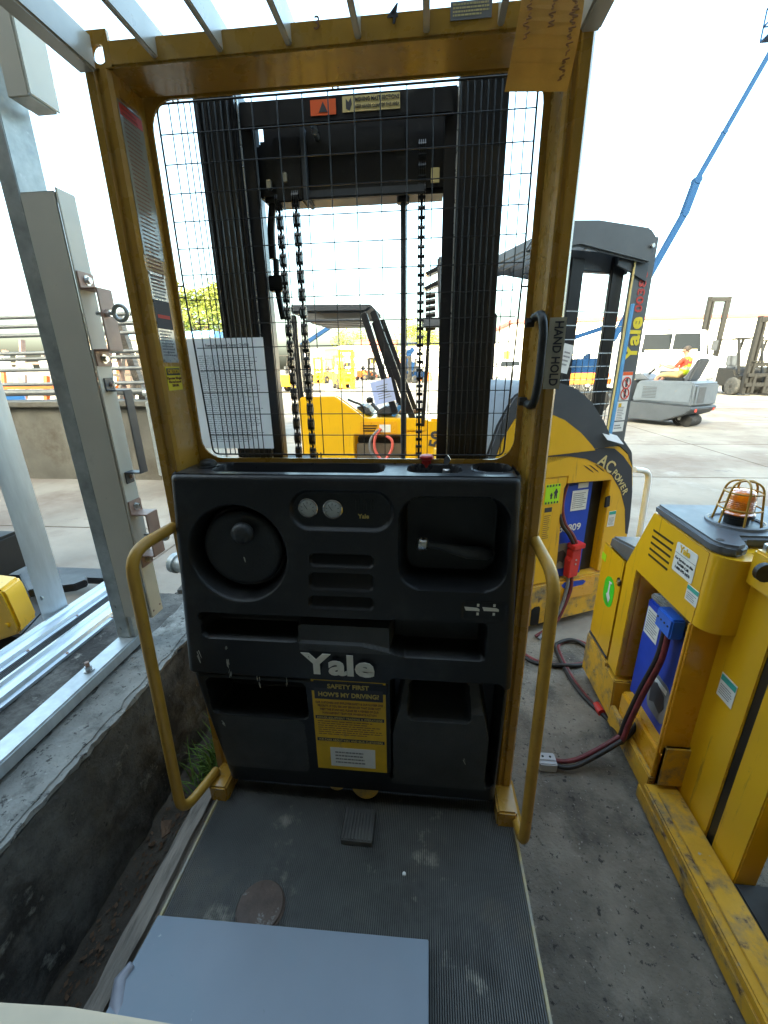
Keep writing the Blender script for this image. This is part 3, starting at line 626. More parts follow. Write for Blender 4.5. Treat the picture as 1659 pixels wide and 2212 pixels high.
# ---- grab bars
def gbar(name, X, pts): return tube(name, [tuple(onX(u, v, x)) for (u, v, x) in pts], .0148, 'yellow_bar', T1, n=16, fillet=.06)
gl = [(372, 1140, -.475), (318, 1165, -.500), (283, 1215, -.505), (296, 1310, -.505), (400, 1752, -.500), (467, 1665, -.478)]
gbar('grab_bar', 0, [(375, 1138, -.468), (278, 1195, -.500), (393, 1757, -.500), (468, 1664, -.474)])
gbar('grab_bar', 0, [(1142, 1142, .497), (1200, 1250, .515), (1130, 1830, .520), (1098, 1690, .510)])
for x0, x1 in ((-.478, -.418), (.455, .515)): box('post_foot', (x0, .95, .236), (x1, 1.06, .30), 'yellow_shaded', T1, .006)
# ---- platform
box('platform_frame', (-.470, -.25, .05), (.517, 1.08, .228), 'mast_black', T1, .004)
pb = MB(); n = 170; x0, x1 = -.452, .505; st_ = (x1-x0)/n
pb.box((x0, -.25, .2285), (x1, 1.03, .2345)); pb.mi = 1
for i in range(n):
    a = x0+i*st_; pb.add([(a+st_*.30, -.25, .2346), (a+st_*.38, -.25, .241), (a+st_*.92, -.25, .241), (a+st_, -.25, .2346), (a+st_*.30, 1.03, .2346), (a+st_*.38, 1.03, .241), (a+st_*.92, 1.03, .241), (a+st_, 1.03, .2346)], [(0, 1, 5, 4), (1, 2, 6, 5), (2, 3, 7, 6)])
pb.build('ribbed_mat', None, T1, mats=['rubber_groove', 'rubber_mat'])
mat('edge_cream', (.55, .45, .22), .6, var=.2, scale=8, dirt=[((.3, .29, .27), .45, .6, 4), (RUST, .62, .7, 10)])
box('edge_strip', (-.4595, -.25, .229), (-.4525, .985, .246), 'edge_cream', T1, .001); box('edge_strip', (.5065, -.25, .229), (.5135, .95, .246), 'edge_cream', T1, .001)
rough_block('weathered_side_ledge', (-.548, -.3, .16), (-.4705, 1.06, .228), 'wood_grey', T1, step=.05, amp=.006, seed=5)
dcx = onZ(563, 1962, .241); MB().lathe((dcx[0], dcx[1], .236), (0, 0, 1), [(.064, 0), (.064, .008), (.060, .010), (.059, .016), (.045, .018), (.01, .0185)], 40).build('floor_cap', 'rust_cap', T1, smooth=35)
mat('pedal_rubber', (.075, .072, .066), .7, var=.3, scale=8, dirt=[((.12, .115, .10), .5, .7, 9)])
pc = onZ(775, 1780, .26)
pd = MB(); 
for i in range(9): pd.box((pc[0]-.045+i*.010, pc[1]-.05, .262), (pc[0]-.039+i*.010, pc[1]+.045, .267))
pd.box((pc[0]-.047, pc[1]-.052, .243), (pc[0]+.047, pc[1]+.047, .2625)); pd.build('brake_pedal', 'pedal_rubber', T1, bevel=.001)
for u, v, w, h in ((728, 1683, .055, .03), (790, 1690, .09, .035)):
    p = onY(u, v, 1.0); MB().lathe((p[0], 1.005, p[2]-.01), (0, -1, .25), [(w*.5, 0), (w*.5, .012), (w*.4, .016), (w*.1, .018)], 24).build('yellow_boss', 'yellow_worn', T1, smooth=40)
# ---- hand hold and its decal on the right post
q0, q1 = onY(1160, 683, 1.02), onY(1140, 855, 1.02)
hx0 = .452
hh = tube('hand_hold', [(hx0+.004, 1.085, 1.700), (hx0+.008, 1.030, 1.704), (hx0+.012, 1.018, 1.665), (hx0+.012, 1.018, 1.56), (hx0+.008, 1.030, 1.506), (hx0+.004, 1.085, 1.510)], .0095, 'black_plastic', T1, n=14, fillet=.03)
for z in (1.69, 1.515): cyl('bolt', (hx0-.014, 1.085, z), (hx0+.004, 1.085, z), .011, 'mast_black', hh, n=6)
p = onY(1194, 765, 1.039); dd = plate('hand_hold_decal', (p[0]+.004, 1.0392, p[2]), (0, 0, -1), (1, 0, 0), .150, .036, 'decal_pale', T1, t=.0006)
MATS['ink']; text('decal_text', 'HAND HOLD', .026, (p[0]+.006, 1.0388, p[2]), (0, 0, -1), (1, 0, 0), 'ink', dd, bold=.02, width=.135, lift=.0012)
# ---- plates and decals inside the left post (facing +X)
xi = PXL[1]
def onpost(v, y): return onX(331+ (v-697)*.174, v, xi)
def side_plate(name, z0, z1, m, y0=1.052, y1=1.118): return plate(name, (xi+.0004, (y0+y1)/2, (z0+z1)/2), (0, 1, 0), (0, 0, 1), y1-y0, z1-z0, m, T1, t=.001)
zz_ = lambda v: onX(350+(v-697)*.174, v, xi)[2]
a = side_plate('notice_sheet', zz_(555), zz_(225), 'film_grey', 1.05, 1.128); print_lines('print', (xi+.0006, 1.088, (zz_(555)+zz_(225))/2-.03), (0, 1, 0), (0, 0, 1), .06, .36, 44, 'ink_brown', a, 7, .35)
plate('notice_band', (xi+.0004, 1.089, zz_(245)), (0, 1, 0), (0, 0, 1), .074, .02, 'ink_red', a, t=.0018)
a = side_plate('data_plate', zz_(783), zz_(588), 'steel'); 
plate('data_panel', (xi+.0004, 1.085, zz_(680)), (0, 1, 0), (0, 0, 1), .064, zz_(650)-zz_(712), 'ink', a, t=.0016); plate('data_stripe', (xi+.0004, 1.085, zz_(684)), (0, 1, 0), (0, 0, 1), .05, .008, 'ink_red', a, t=.0022)
print_lines('print', (xi+.0004, 1.085, zz_(742)), (0, 1, 0), (0, 0, 1), .056, zz_(715)-zz_(772), 9, 'ink_grey', a, 8, .5); print_lines('print', (xi+.0004, 1.085, zz_(620)), (0, 1, 0), (0, 0, 1), .056, zz_(595)-zz_(646), 7, 'ink_grey', a, 9, .5)
for z in (zz_(592), zz_(778)):
    for y in (1.057, 1.113): cyl('rivet', (xi+.001, y, z), (xi+.004, y, z), .0035, 'steel', a, n=10)
a = side_plate('caution_decal', zz_(843), zz_(792), 'sticker_caution', 1.054, 1.118)
plate('decal_band', (xi+.0004, 1.086, zz_(803)), (0, 1, 0), (0, 0, 1), .060, .017, 'ink', a, t=.0016); text('decal_text', 'CAUTION', .014, (xi+.0004, 1.086, zz_(803)), (0, 1, 0), (0, 0, 1), 'sticker_yellow', a, bold=.02, width=.052, lift=.0024)
for i, s in enumerate(('Operator Weight', 'Not to Exceed', '350 LBS.')): text('decal_text', s, .009, (xi+.0004, 1.086, zz_(817+8*i)), (0, 1, 0), (0, 0, 1), 'ink_brown', a)

# ---- mast behind the mesh
def mast_side(s, x0, x1):
    b = MB()
    b.box((x0, 1.40, .08), (x1, 1.415, 2.335)); b.box((x0, 1.415, .08), (x0+.014, 1.56, 2.335)); b.box((x1-.014, 1.415, .08), (x1, 1.56, 2.335))
    o = b.build('mast_rail', 'mast_black', T1, bevel=.003)
    for k in range(5): box('rail_rib', (x0+.012+k*(x1-x0-.03)/4, 1.394, .08), (x0+.020+k*(x1-x0-.03)/4, 1.3995, 2.33), 'mast_black', o, .002)
    i0, i1 = (x1+.002, x1+.036) if s < 0 else (x0-.036, x0-.002)
    b = MB(); b.box((i0, 1.43, .1), (i1, 1.445, 2.30)); xx_ = i0 if s < 0 else i1-.012; b.box((xx_, 1.445, .1), (xx_+.012, 1.55, 2.30))
    b.build('inner_mast_rail', 'mast_black', T1, bevel=.003)
    xe = x1 if s < 0 else x0
    cyl('polished_edge', (xe, 1.425, .1), (xe, 1.425, 2.31), .0035, 'steel', T1, n=8)
mast_side(-1, -.44, -.325); mast_side(1, .285, .412)
zc0, zc1 = onY(760, 255, 1.42)[2], onY(760, 205, 1.42)[2]
CB = box('mast_crosshead', (-.31, 1.41, zc0-.01), (.27, 1.425, zc1), 'mast_black', T1, .004)
XB = box('mast_crossbeam', (-.30, 1.47, onY(760, 425, 1.47)[2]), (.262, 1.56, zc0-.012), 'mast_black', T1, .012)
box('crossbeam_lip', (-.19, 1.455, onY(760, 425, 1.455)[2]), (.20, 1.469, onY(760, 405, 1.455)[2]), 'dark_grey', XB, .004)
box('crossbeam_recess', (-.17, 1.466, onY(760, 330, 1.46)[2]), (.14, 1.4695, onY(760, 275, 1.46)[2]), 'grease_black', XB, .002)
box('mast_back_plate', (-.305, 1.565, onY(760, 418, 1.56)[2]), (.265, 1.575, 2.31), 'mast_black', T1, .004)
p = onY(698, 232, 1.409); od = plate('warning_decal', (p[0], 1.4092, p[2]), (1, 0, 0), (0, 0, 1), .07, .034, 'sticker_orange', T1); prism('warning_triangle', [(p[0]-.012, 1.408, p[2]-.011), (p[0]+.012, 1.408, p[2]-.011), (p[0], 1.408, p[2]+.012)], (0, -.001, 0), 'ink', od)
p = onY(808, 221, 1.409); cd = plate('warning_decal', (p[0]-.008, 1.4092, p[2]), (1, 0, 0), (0, 0, 1), .155, .034, 'sticker_cream', T1)
text('decal_text', 'MOVING MAST SECTIONS', .013, (p[0]+.008, 1.409, p[2]+.008), (1, 0, 0), (0, 0, 1), 'ink', cd, bold=.01, width=.118); text('decal_text', 'KEEP HANDS CLEAR OF THIS AREA', .011, (p[0]+.008, 1.409, p[2]-.007), (1, 0, 0), (0, 0, 1), 'ink', cd, width=.118)
prism('hand_pictogram', [(p[0]-.076, 1.408, p[2]-.010), (p[0]-.066, 1.408, p[2]-.014), (p[0]-.060, 1.408, p[2]), (p[0]-.062, 1.408, p[2]+.013), (p[0]-.069, 1.408, p[2]+.004), (p[0]-.076, 1.408, p[2]+.012)], (0, -.001, 0), 'ink', cd)
# lift cylinder block with chain anchors, rod, chains
a, b = onY(590, 300, 1.46), onY(668, 436, 1.46)
ab = box('chain_anchor', (a[0], 1.45, b[2]), (b[0]-.014, 1.52, a[2]), 'mast_black', T1, .004); box('anchor_plate', (b[0]-.012, 1.445, b[2]), (b[0], 1.53, a[2]+.02), 'dark_grey', ab, .002)
for u, v in ((676, 272), (680, 287)): p = onY(u, v, 1.44); cyl('bolt', (p[0], 1.435, p[2]), (p[0], 1.49, p[2]), .009, 'steel', ab, n=6)
for u, v in ((582, 395), (616, 380)): p = onY(u, v, 1.45); box('lug', (p[0]-.007, 1.44, p[2]-.018), (p[0]+.007, 1.455, p[2]+.006), 'steel', ab, .002)
rx = onY(871, 600, 1.5)[0]; rt = onY(871, 300, 1.5)[2]
cyl('lift_rod', (rx, 1.5, .1), (rx, 1.5, rt-.1), .0085, 'dark_grey', T1); cyl('lift_cylinder', (rx, 1.5, onY(870, 440, 1.5)[2]), (rx, 1.5, rt), .019, 'mast_black', T1, r1=.022)
p = onY(940, 380, 1.45); box('tag_plate', (p[0]-.012, 1.444, p[2]-.018), (p[0]+.012, 1.447, p[2]+.018), 'sticker_cream', T1, .001)
lk = MB(); L_ = .0245
for s in (-1, -.33, .33, 1): lk.prism([(s*.0085-.0012, L_*1.12*math.cos(t)*.42+0, L_*(1.0 if abs(math.sin(t)) > .9 else .8)*math.sin(t)) for t in [k*math.pi/6 for k in range(12)]], (.0024, 0, 0))
lk.cyl((-.011, 0, L_*.52), (.011, 0, L_*.52), .005, n=8); lk.cyl((-.011, 0, -L_*.52), (.011, 0, -L_*.52), .005, n=8)
link0 = None
for u, v, y, zt_ in ((615, 600, 1.47, 2.09), (650, 600, 1.45, 2.09), (909, 600, 1.47, 2.2)):
    x = onY(u, v, y)[0]; ch = cyl('lift_chain', (x, y+.004, .15), (x, y+.004, zt_), .004, 'grease_black', T1, n=6)
    z = zt_-.02
    while z > 1.18:
        if link0 is None: link0 = lk.build('chain_link', 'grease_black', ch); o = link0
        else: o = link0.copy(); COL.objects.link(o); o.parent = ch; 
        o.matrix_parent_inverse = MW[ch].inverted(); o.location = (x, y, z); z -= .0505
for u0, v0, u1, v1, r in ((590, 430, 590, 560, .012), (596, 560, 612, 690, .010)): tube('hydraulic_hose', curve([tuple(onY(u0, v0, 1.5)), tuple(onY((u0+u1)/2-4, (v0+v1)/2, 1.5)), tuple(onY(u1, v1, 1.5))]), r, 'grease_black', T1)
p = onY(600, 615, 1.5); box('hose_valve', (p[0]-.03, 1.48, p[2]-.02), (p[0]+.03, 1.53, p[2]+.025), 'grease_black', T1, .006)
p = onY(620, 990, 1.7); 
box('truck_chassis', (-.46, 1.16, .06), (.47, 1.95, .55), 'yellow', T1, .02)
bx0 = onY(475, 985, 1.8); box('motor_cover', (-.52, 1.75, .55), (-.30, 2.0, 1.20), 'machine_brown', T1, .02)

# ---- loose things on and around the truck
ps = [onY(u, v, 1.178) for u, v in ((399, 732), (568, 729), (592, 974), (429, 963))]
cs = sum(ps)/4; w_ = (ps[1][0]-ps[0][0]+ps[2][0]-ps[3][0])/2; h_ = (ps[0][2]-ps[3][2]+ps[1][2]-ps[2][2])/2
chk = plate('checklist_sheet', (cs[0], 1.1785, cs[2]), (1, 0, 0), (0, 0, 1), w_, h_, 'paper_sleeve'); tag(chk, 'printed checklist page in a clear sleeve fixed to the wire mesh', 'paper')
MW[chk] = Matrix.Translation(chk.location)
print_lines('print', (cs[0]+.012, 1.178, cs[2]-.012), (1, 0, 0), (0, 0, 1), w_*.78, h_*.80, 46, 'ink_grey', chk, 12, .28, .35)
text('heading', 'Powered Equipment Operator Checklist', .012, (cs[0]+.01, 1.178, cs[2]+h_*.44), (1, 0, 0), (0, 0, 1), 'ink_grey', chk, width=w_*.55)
# hanging tag
tb = [onY(u, v, .9) for u, v in ((1090, 198), (1223, 201), (1262, -2), (1128, -14))]
ex_ = [tb[3]+(tb[3]-tb[0])*.10, tb[2]+(tb[2]-tb[1])*.10]
tagp = MB(); n = 8
for i in range(n):
    t0, t1 = i/n, (i+1)/n; f = lambda t: (np.array(tb[0])*(1-t)+ex_[0]*t+np.array([0, -.012*math.sin(t*3), 0]), np.array(tb[1])*(1-t)+ex_[1]*t+np.array([0, -.016*math.sin(t*3+.3), 0]))
    a0, b0 = f(t0); a1, b1 = f(t1); tagp.prism([a0, b0, b1, a1], (0, .0009, 0))
TG = tagp.build('hanging_tag', 'tag_tan'); tag(TG, 'tan paper tag with faded brown handwriting hanging over the right post', 'tag')
sc = MB(); R3 = random.Random(9)
def tagpt(a, b): q = (np.array(tb[0])*(1-b)+np.array(tb[3])*b)*(1-a)+(np.array(tb[1])*(1-b)+np.array(tb[2])*b)*a; return Vector(q)+Vector((0, -.014*math.sin(b*2.7+.15)-.002, 0))
for a, b0_, b1_, n in ((.16, .48, .98, 5), (.52, .62, 1.0, 4), (.86, .10, .98, 11)):
    for k in range(n):
        b = b0_+(b1_-b0_)*k/n; l = (b1_-b0_)/n*.75; w = .07
        pts = [tagpt(a-w*.8*R3.random(), b), tagpt(a+w*R3.random(), b+l*.3), tagpt(a-w*R3.random(), b+l*.55), tagpt(a+w*R3.random(), b+l)]
        MB().tube(curve(pts, 4), .0011, 5).build('handwriting', 'ink_faded', TG)
# pale panel on the platform
z = .275; c4_ = [onZ(u, v, z) for u, v in ((341, 1976), (926, 2029), (927, 2240), (283, 2084))]
far = c4_[0]+(c4_[3]-c4_[0])*2.6; nr = np.array([c4_[1][0], .05, z])
P5 = [c4_[0], c4_[1], nr, np.array([far[0], nr[1], z]), far]
pan = prism('flat_board', P5, (0, 0, -.022), 'panel_blue', None, .002); tag(pan, 'pale blue-grey flat board lying on the ribbed platform floor', 'board')
wr = tube('plastic_wrap', [tuple(onZ(285, 2082, .28)), tuple(onZ(262, 2115, .27)), tuple(onZ(256, 2170, .26)), tuple(onZ(262, 2240, .25))], [.008, .015, .020, .019], 'wrap_grey', None, n=10)
tag(wr, 'crumpled grey plastic wrap bunched along the pale board edge', 'wrap')
zc = .86; cb = [onZ(u, v, zc) for u, v in ((-60, 2158), (150, 2171), (420, 2216), (420, 2330), (-60, 2330))]
cbx = prism('cardboard_carton', cb, (0, 0, -(zc-.2755)), 'cardboard', None, .004); tag(cbx, 'beige cardboard carton edge poking in at the bottom left corner', 'carton')
for o_ in (pan, cbx): pass
pb_ = onZ(873, 1888, .244); peb = MB().lathe((pb_[0], pb_[1], .241), (0, 0, 1), [(.003, 0), (.0055, .002), (.005, .006), (.002, .008)], 12).build('pebble', 'sticker_white', smooth=60); tag(peb, 'small white pebble lying on the ribbed mat', 'pebble')
# ================================================================ GATE FRAME on the left
GF = empty('gate_frame', (-.95, 1.34, .54), 'galvanised gate frame with pale channel cover, brackets and eye bolts on the plinth', 'gate frame')
prism('frame_post', [(-.992, 1.385, .60), (-.992, 1.31, .60), (-.985, 1.303, .60), (-.935, 1.303, .60), (-.915, 1.385, .60)], (0, 0, 2.6), 'galvanised', GF, .002)
prism('sill_post', [(-.934, 1.31, .60), (-.918, 1.31, .60), (-.918, 1.38, .60), (-.934, 1.38, .60)], (0, 0, .11), 'galvanised', GF)
ch = MB(); ch.box((-.931, 1.296, .70), (-.823, 1.302, 2.075)); ch.build('channel_cover', 'channel_white', GF, bevel=.003)
box('channel_side', (-.8225, 1.297, .985), (-.817, 1.366, 2.083), 'channel_white', GF, .002)
box('channel_side', (-.8225, 1.297, .70), (-.817, 1.366, .984), 'channel_cream', GF, .002)
box('channel_top', (-.931, 1.303, 2.069), (-.823, 1.366, 2.074), 'channel_white', GF, .002)
for x in (-.90, -.85): cyl('screw', (x, 1.33, 2.074), (x, 1.33, 2.078), .006, 'bracket_pink', GF, n=10)
for y, z in ((1.312, .725), (1.352, .73)): cyl('rust_hole', (-.8172, y, z), (-.8155, y, z), .004, 'bracket_pink', GF, n=10)
box('upper_channel_cap', (-.895, 1.303, onY(104, 205, 1.3)[2]+.002), (-.836, 1.39, onY(104, 205, 1.3)[2]+.008), 'galvanised', GF, .001)
# upper channel cover (its lower end shows at the top of the picture)
p0_, p1_ = onY(62, 195, 1.3), onY(104, 205, 1.3)
box('upper_channel', (-.895, 1.297, p1_[2]), (-.835, 1.302, 2.95), 'channel_white', GF, .002); box('upper_channel', (-.8345, 1.297, p1_[2]+.005), (-.829, 1.395, 2.95), 'channel_white', GF, .002)
sx = -.8168   # brackets are bolted to the cover's right face
def zz2(v, u): return onX(u, v, sx)[2]
def hat(name, z0, z1, m, o=.055, w=.064, t=.005, yc=1.332, fl=.05):
    prof = [(0, z1+fl), (t, z1+fl), (t, z1), (o, z1), (o, z0), (t, z0), (t, z0-fl), (0, z0-fl), (0, z0-t), (o-t, z0+t*0), (o-t, z1-t), (0, z1-t)]
    prof = [(0, z1+fl), (t, z1+fl), (t, z1+t), (o, z1+t), (o, z0-t), (t, z0-t), (t, z0-fl), (0, z0-fl), (0, z0), (o-t, z0), (o-t, z1), (0, z1)]
    return prism(name, [(sx+a, yc-w/2, b) for a, b in prof], (0, w, 0), m, GF, .0015)
def bolt(p, d, r=.010, h=.012, m='steel', par=None):
    o = MB().cyl(p, Vector(p)+Vector(d)*h*.25, r*1.45, n=16).cyl(Vector(p)+Vector(d)*h*.25, Vector(p)+Vector(d)*h, r, n=6).build('bolt', m, par or GF, bevel=.001); return o
zb1, zb2 = zz2(755, 215), zz2(630, 195)
hb1 = hat('hat_bracket', zb1, zb2, 'bracket_pink'); bolt((sx+.005, 1.333, zb2+.028), (1, 0, 0), par=hb1); bolt((sx+.005, 1.333, zb1-.028), (1, 0, 0), par=hb1)
def eye(z, par, r=.021):
    x = sx+.055; o = cyl('eye_shank', (x-.03, 1.318, z), (x+.028, 1.318, z), .0055, 'steel', par); cyl('eye_nut', (x, 1.318, z), (x+.016, 1.318, z), .011, 'steel', par, n=6)
    MB().tube([(x+.026+r+r*math.cos(a), 1.318, z+r*math.sin(a)) for a in [2*math.pi*k/20 for k in range(20)]], .0062, 8, closed=True).build('eye_ring', 'galvanised', par, smooth=60)
eye(zz2(684, 232), hb1)
zs1, zs2 = zz2(1018, 275), zz2(845, 240)
hs = hat('strap_handle', zs1, zs2, 'dark_grey', o=.062, w=.040, t=.004, yc=1.335, fl=.042); bolt((sx+.004, 1.34, zs2+.02), (1, 0, 0), .006, .008, 'bracket_pink', hs); bolt((sx+.004, 1.34, zs1-.02), (1, 0, 0), .006, .008, 'bracket_pink', hs)
zd1, zd2 = zz2(1188, 320), zz2(1105, 300)
hb2 = hat('hat_bracket', zd1, zd2, 'bracket_pink', o=.06); bolt((sx+.005, 1.333, zd2+.026), (1, 0, 0), par=hb2); bolt((sx+.005, 1.333, zd1-.026), (1, 0, 0), par=hb2); eye((zd1+zd2)/2, hb2, .017)
box('sill_tube', (-.992, -.9, .552), (-.916, 1.39, .600), 'galvanised_pale', GF, .006)
p = onZ(214, 1450, .60); bolt((-.955, p[1], .60), (0, 0, 1), .012, .02); cyl('bolt_stud', (-.955, p[1], .61), (-.955, p[1], .636), .007, 'bracket_pink', GF, n=8)
for z in (.64, .74): cyl('screw', (-.97, 1.3035, z), (-.97, 1.297, z), .008, 'galvanised', GF, n=10)
# floor tracks and the second post
def track(name, xa, xb, z, label):
    w = xb-xa; pr = [(0, 0), (0, .012), (w*.12, .014), (w*.16, .030), (w*.30, .034), (w*.36, .022), (w*.62, .022), (w*.68, .034), (w*.84, .030), (w*.88, .014), (w, .012), (w, 0)]
    E_ = empty(name, ((xa+xb)/2, .8, z), label, 'track')
    prism('track_rail', [(xa+a, -.8, z+b) for a, b in pr], (0, 2.6, 0), 'aluminium', E_)
    for y in (.3, .62, .95, 1.25, 1.5):
        for x in (xa+w*.06, xb-w*.06): cyl('screw', (x, y, z+.012), (x, y, z+.016), .005, 'bracket_pink', E_, n=8)
    return E_
track('door_track', -1.285, -1.165, .542, 'grooved aluminium door track nearer the sill tube on the plinth')
tk = track('door_track', -1.45, -1.335, .542, 'grooved aluminium door track at the outer edge of the plinth')
dr = MB(); 
for k in range(4): dr.box((-1.325+k*.009, -.8, .542), (-1.320+k*.009, 1.75, .556))
tag(dr.build('brush_seal', 'machine_brown'), 'dark ribbed brush seal between the two aluminium tracks', 'seal')
P2 = empty('steel_post', (-1.54, 1.55, .3), 'galvanised steel post at the left edge beyond the door tracks', 'post')
pa, pb2, pc2 = [Vector(onZ(u, v, .54)) for u, v in ((95, 1347), (119, 1337), (151, 1318))]
prism('post_shaft', [tuple(q-Vector((0, 0, .34))) for q in (pa, pb2, pc2, pa+pc2-pb2)], (0, 0, 2.9), 'galvanised_pale', P2, .002)
q = (pa+pb2)/2+Vector((0, 0, .12)); cyl('screw', q, q+Vector((0, -.006, 0)), .010, 'galvanised', P2, n=10)

# ================================================================ STACKER on the right (amber beacon)
T3 = empty('pallet_stacker', (1.4, 1.3, 0), 'yellow pallet stacker with amber caged beacon and blue battery at right', 'forklift')
FX = 1.08
def yz(name, pts, x0, x1, m, bevel=.004, par=None): return prism(name, [(x0, y, z) for y, z in pts], (x1-x0, 0, 0), m, par or T3, bevel)
DR = yz('cabinet', [(1.974, .285), (1.974, .765), (1.745, .765), (1.745, .285)], FX+.006, 1.75, 'yellow_clean', .006)
dp = box('cabinet_door', (FX, 1.748, .288), (FX+.0058, 1.970, .785), 'yellow_clean', DR, .003)
yz('cabinet_cap', [(1.968, .766), (1.955, .822), (1.72, .862), (1.70, .83), (1.735, .766)], FX+.02, 1.7, 'cover_grey', .01)
box('kick_plate', (FX-.001, 1.76, .272), (FX+.004, 1.972, .284), 'dark_grey', DR, .001)
yz('base_side', [(1.985, .045), (1.985, .266), (1.738, .266), (1.738, .245), (1.636, .245), (1.62, .045)], FX-.004, 1.75, 'yellow_worn', .005)
box('base_sill', (FX-.01, 1.26, .035), (FX+.012, 1.62, .13), 'yellow_worn', T3, .004)
box('sill_box', (FX+.013, 1.264, .035), (FX+.075, 1.60, .235), 'yellow', T3, .012); box('sill_ledge', (FX+.076, 1.29, .10), (1.30, 1.62, .218), 'concrete', T3, .006)
# housing above the battery opening: side skin made of pieces around the opening, plus rounded near end
yz('housing', [(1.262, .795), (1.262, 1.052), (1.606, 1.062), (1.737, .790), (1.737, .268), (1.646, .268), (1.646, .795)], FX, FX+.02, 'yellow_clean', .003)
b = MB(); arc = [(FX+.06-.06*math.cos(a), 1.262-.06*math.sin(a)) for a in [RAD(k*9) for k in range(11)]]
b.prism([(x, y, .80) for x, y in arc]+[(1.195, 1.202, .80), (1.195, 1.262, .80)], (0, 0, .252)); b.build('housing_corner', 'yellow_clean', T3, smooth=40)
box('housing_core', (FX+.021, 1.262, .80), (1.75, 1.60, 1.05), 'yellow_clean', T3, .004)
box('opening_back', (FX+.021, 1.647, .268), (1.75, 1.735, .79), 'yellow', T3, .003)
for i in range(5):
    z = .998-.0252*i; yz('vent_slot', [(1.584, z+.004), (1.584, z-.004), (1.448, z-.0025), (1.448, z+.0055)], FX-.0012, FX+.001, 'grease_black', 0)
# black top cover with beacon well
TC = MB(); TC.prism([(FX-.004, 1.60, 1.063), (FX-.004, 1.27, 1.053), (FX+.012, 1.235, 1.053), (1.13, 1.215, 1.053), (1.165, 1.235, 1.053), (1.19, 1.30, 1.054), (1.6, 1.30, 1.054), (1.7, 1.60, 1.063)], (0, 0, .036)); TC = TC.build('top_cover', 'cover_grey', T3, bevel=.010, seg=3)
p = onX(1555, 1178, FX+.03); cyl('cover_hole', (1.105, 1.272, 1.088), (1.105, 1.272, 1.0905), .011, 'grease_black', TC)
bc = onZ(1590, 1125, 1.10); bx_, by_ = bc[0], bc[1]
MB().lathe((bx_, by_, 1.086), (0, 0, 1), [(.088, 0), (.084, .014), (.076, .016), (.070, .012), (.070, .0045), (.01, .0045)], 40).build('beacon_well', 'cover_grey', TC, smooth=40)
BE = MB().lathe((bx_, by_, 1.088), (0, 0, 1), [(.034, 0), (.034, .026), (.045, .03), (.045, .038), (.03, .040)], 28).build('beacon', 'black_plastic', T3, smooth=35)
MB().lathe((bx_, by_, 1.127), (0, 0, 1), [(.043, 0), (.044, .004), (.038, .008), (.036, .06), (.034, .072), (.026, .079), (.01, .081)], 32).build('beacon_lens', 'amber', BE, smooth=50)
for k in range(6): MB().lathe((bx_, by_, 1.140+k*.006), (0, 0, 1), [(.0362, 0), (.0378, .002), (.0362, .004)], 32).build('lens_ring', 'amber', BE, smooth=50)
for rot in (15, 75, 135):
    ca, sa = math.cos(RAD(rot)), math.sin(RAD(rot)); f = lambda r, z: (bx_+ca*r, by_+sa*r, z)
    tube('cage_hoop', [f(-.066, 1.089), f(-.046, 1.236), f(.046, 1.236), f(.066, 1.089)], .0033, 'yellow_bar', BE, n=8, fillet=.035)
for r, z in ((.0585, 1.148), (.050, 1.200)): MB().tube([(bx_+r*math.cos(a), by_+r*math.sin(a), z) for a in [2*math.pi*k/28 for k in range(28)]], .0028, 8, closed=True).build('cage_ring', 'yellow_bar', BE, smooth=60)
# battery in its bay
BT = box('battery', (1.135, 1.285, .22), (1.6, 1.62, .69), 'battery_blue', T3, .008)
box('battery_rim', (1.138, 1.29, .6905), (1.6, 1.615, .715), 'concrete', BT, .006)
lf = lambda y, z: (1.1345, y, z)
R_, U_ = (0, -1, 0), (0, 0, 1)
a = plate('battery_label', lf(1.555, .60), R_, U_, .10, .12, 'sticker_white', BT); print_lines('print', lf(1.555, .60), R_, U_, .085, .10, 9, 'ink_grey', a, 21, .4)
a = plate('battery_emblem', lf(1.42, .36), R_, U_, .13, .17, 'ink_grey', BT, r=.03); prism('emblem_shape', [(1.1325, 1.42+dy, .36+dz) for dy, dz in ((.05, .03), (.02, .055), (-.035, .035), (-.05, -.01), (-.03, -.05), (.015, -.035), (.045, -.055), (.05, -.01))], (-.0008, 0, 0), 'ink', a)
plate('emblem_band', lf(1.42, .418), R_, U_, .09, .02, 'sticker_white', a, t=.0022)
CBk = box('charge_plug', (1.083, 1.36, .665), (1.132, 1.46, .745), 'blue_plastic', T3, .006)
for k in range(4): cyl('plug_pin', (1.083, 1.445-.022*k, .71), (1.0805, 1.445-.022*k, .71), .004, 'ink', CBk, n=8)
cw = onZ(1299, 1492, .03)
# stickers on the near housing
lf = lambda y, z: (FX-.0004, y, z)
a = plate('service_sticker', lf(1.366, .968), R_, U_, .118, .104, 'sticker_white', T3, r=.008)
text('sticker_text', 'Yale', .034, lf(1.373, 1.002), R_, U_, 'sticker_yellow', a, bold=.03); plate('sticker_line', lf(1.366, .983), R_, U_, .112, .0016, 'ink_grey', a, t=.002)
for i, s in enumerate(('For Service on this', 'Forklift Call:', '1-888-595-2476')): text('sticker_text', s, .0135, lf(1.366, .966-.016*i), R_, U_, 'ink', a, bold=.01)
for y, z, w, h in ((1.292, .885, .062, .055),):
    a = plate('notice_sticker', lf(y, z), R_, U_, w, h, 'sticker_white', T3); plate('notice_band', lf(y, z+h*.34), R_, U_, w*.96, h*.26, 'ink_teal', a, t=.0018); print_lines('print', lf(y, z-h*.15), R_, U_, w*.8, h*.5, 4, 'ink_grey', a, 31, .4)
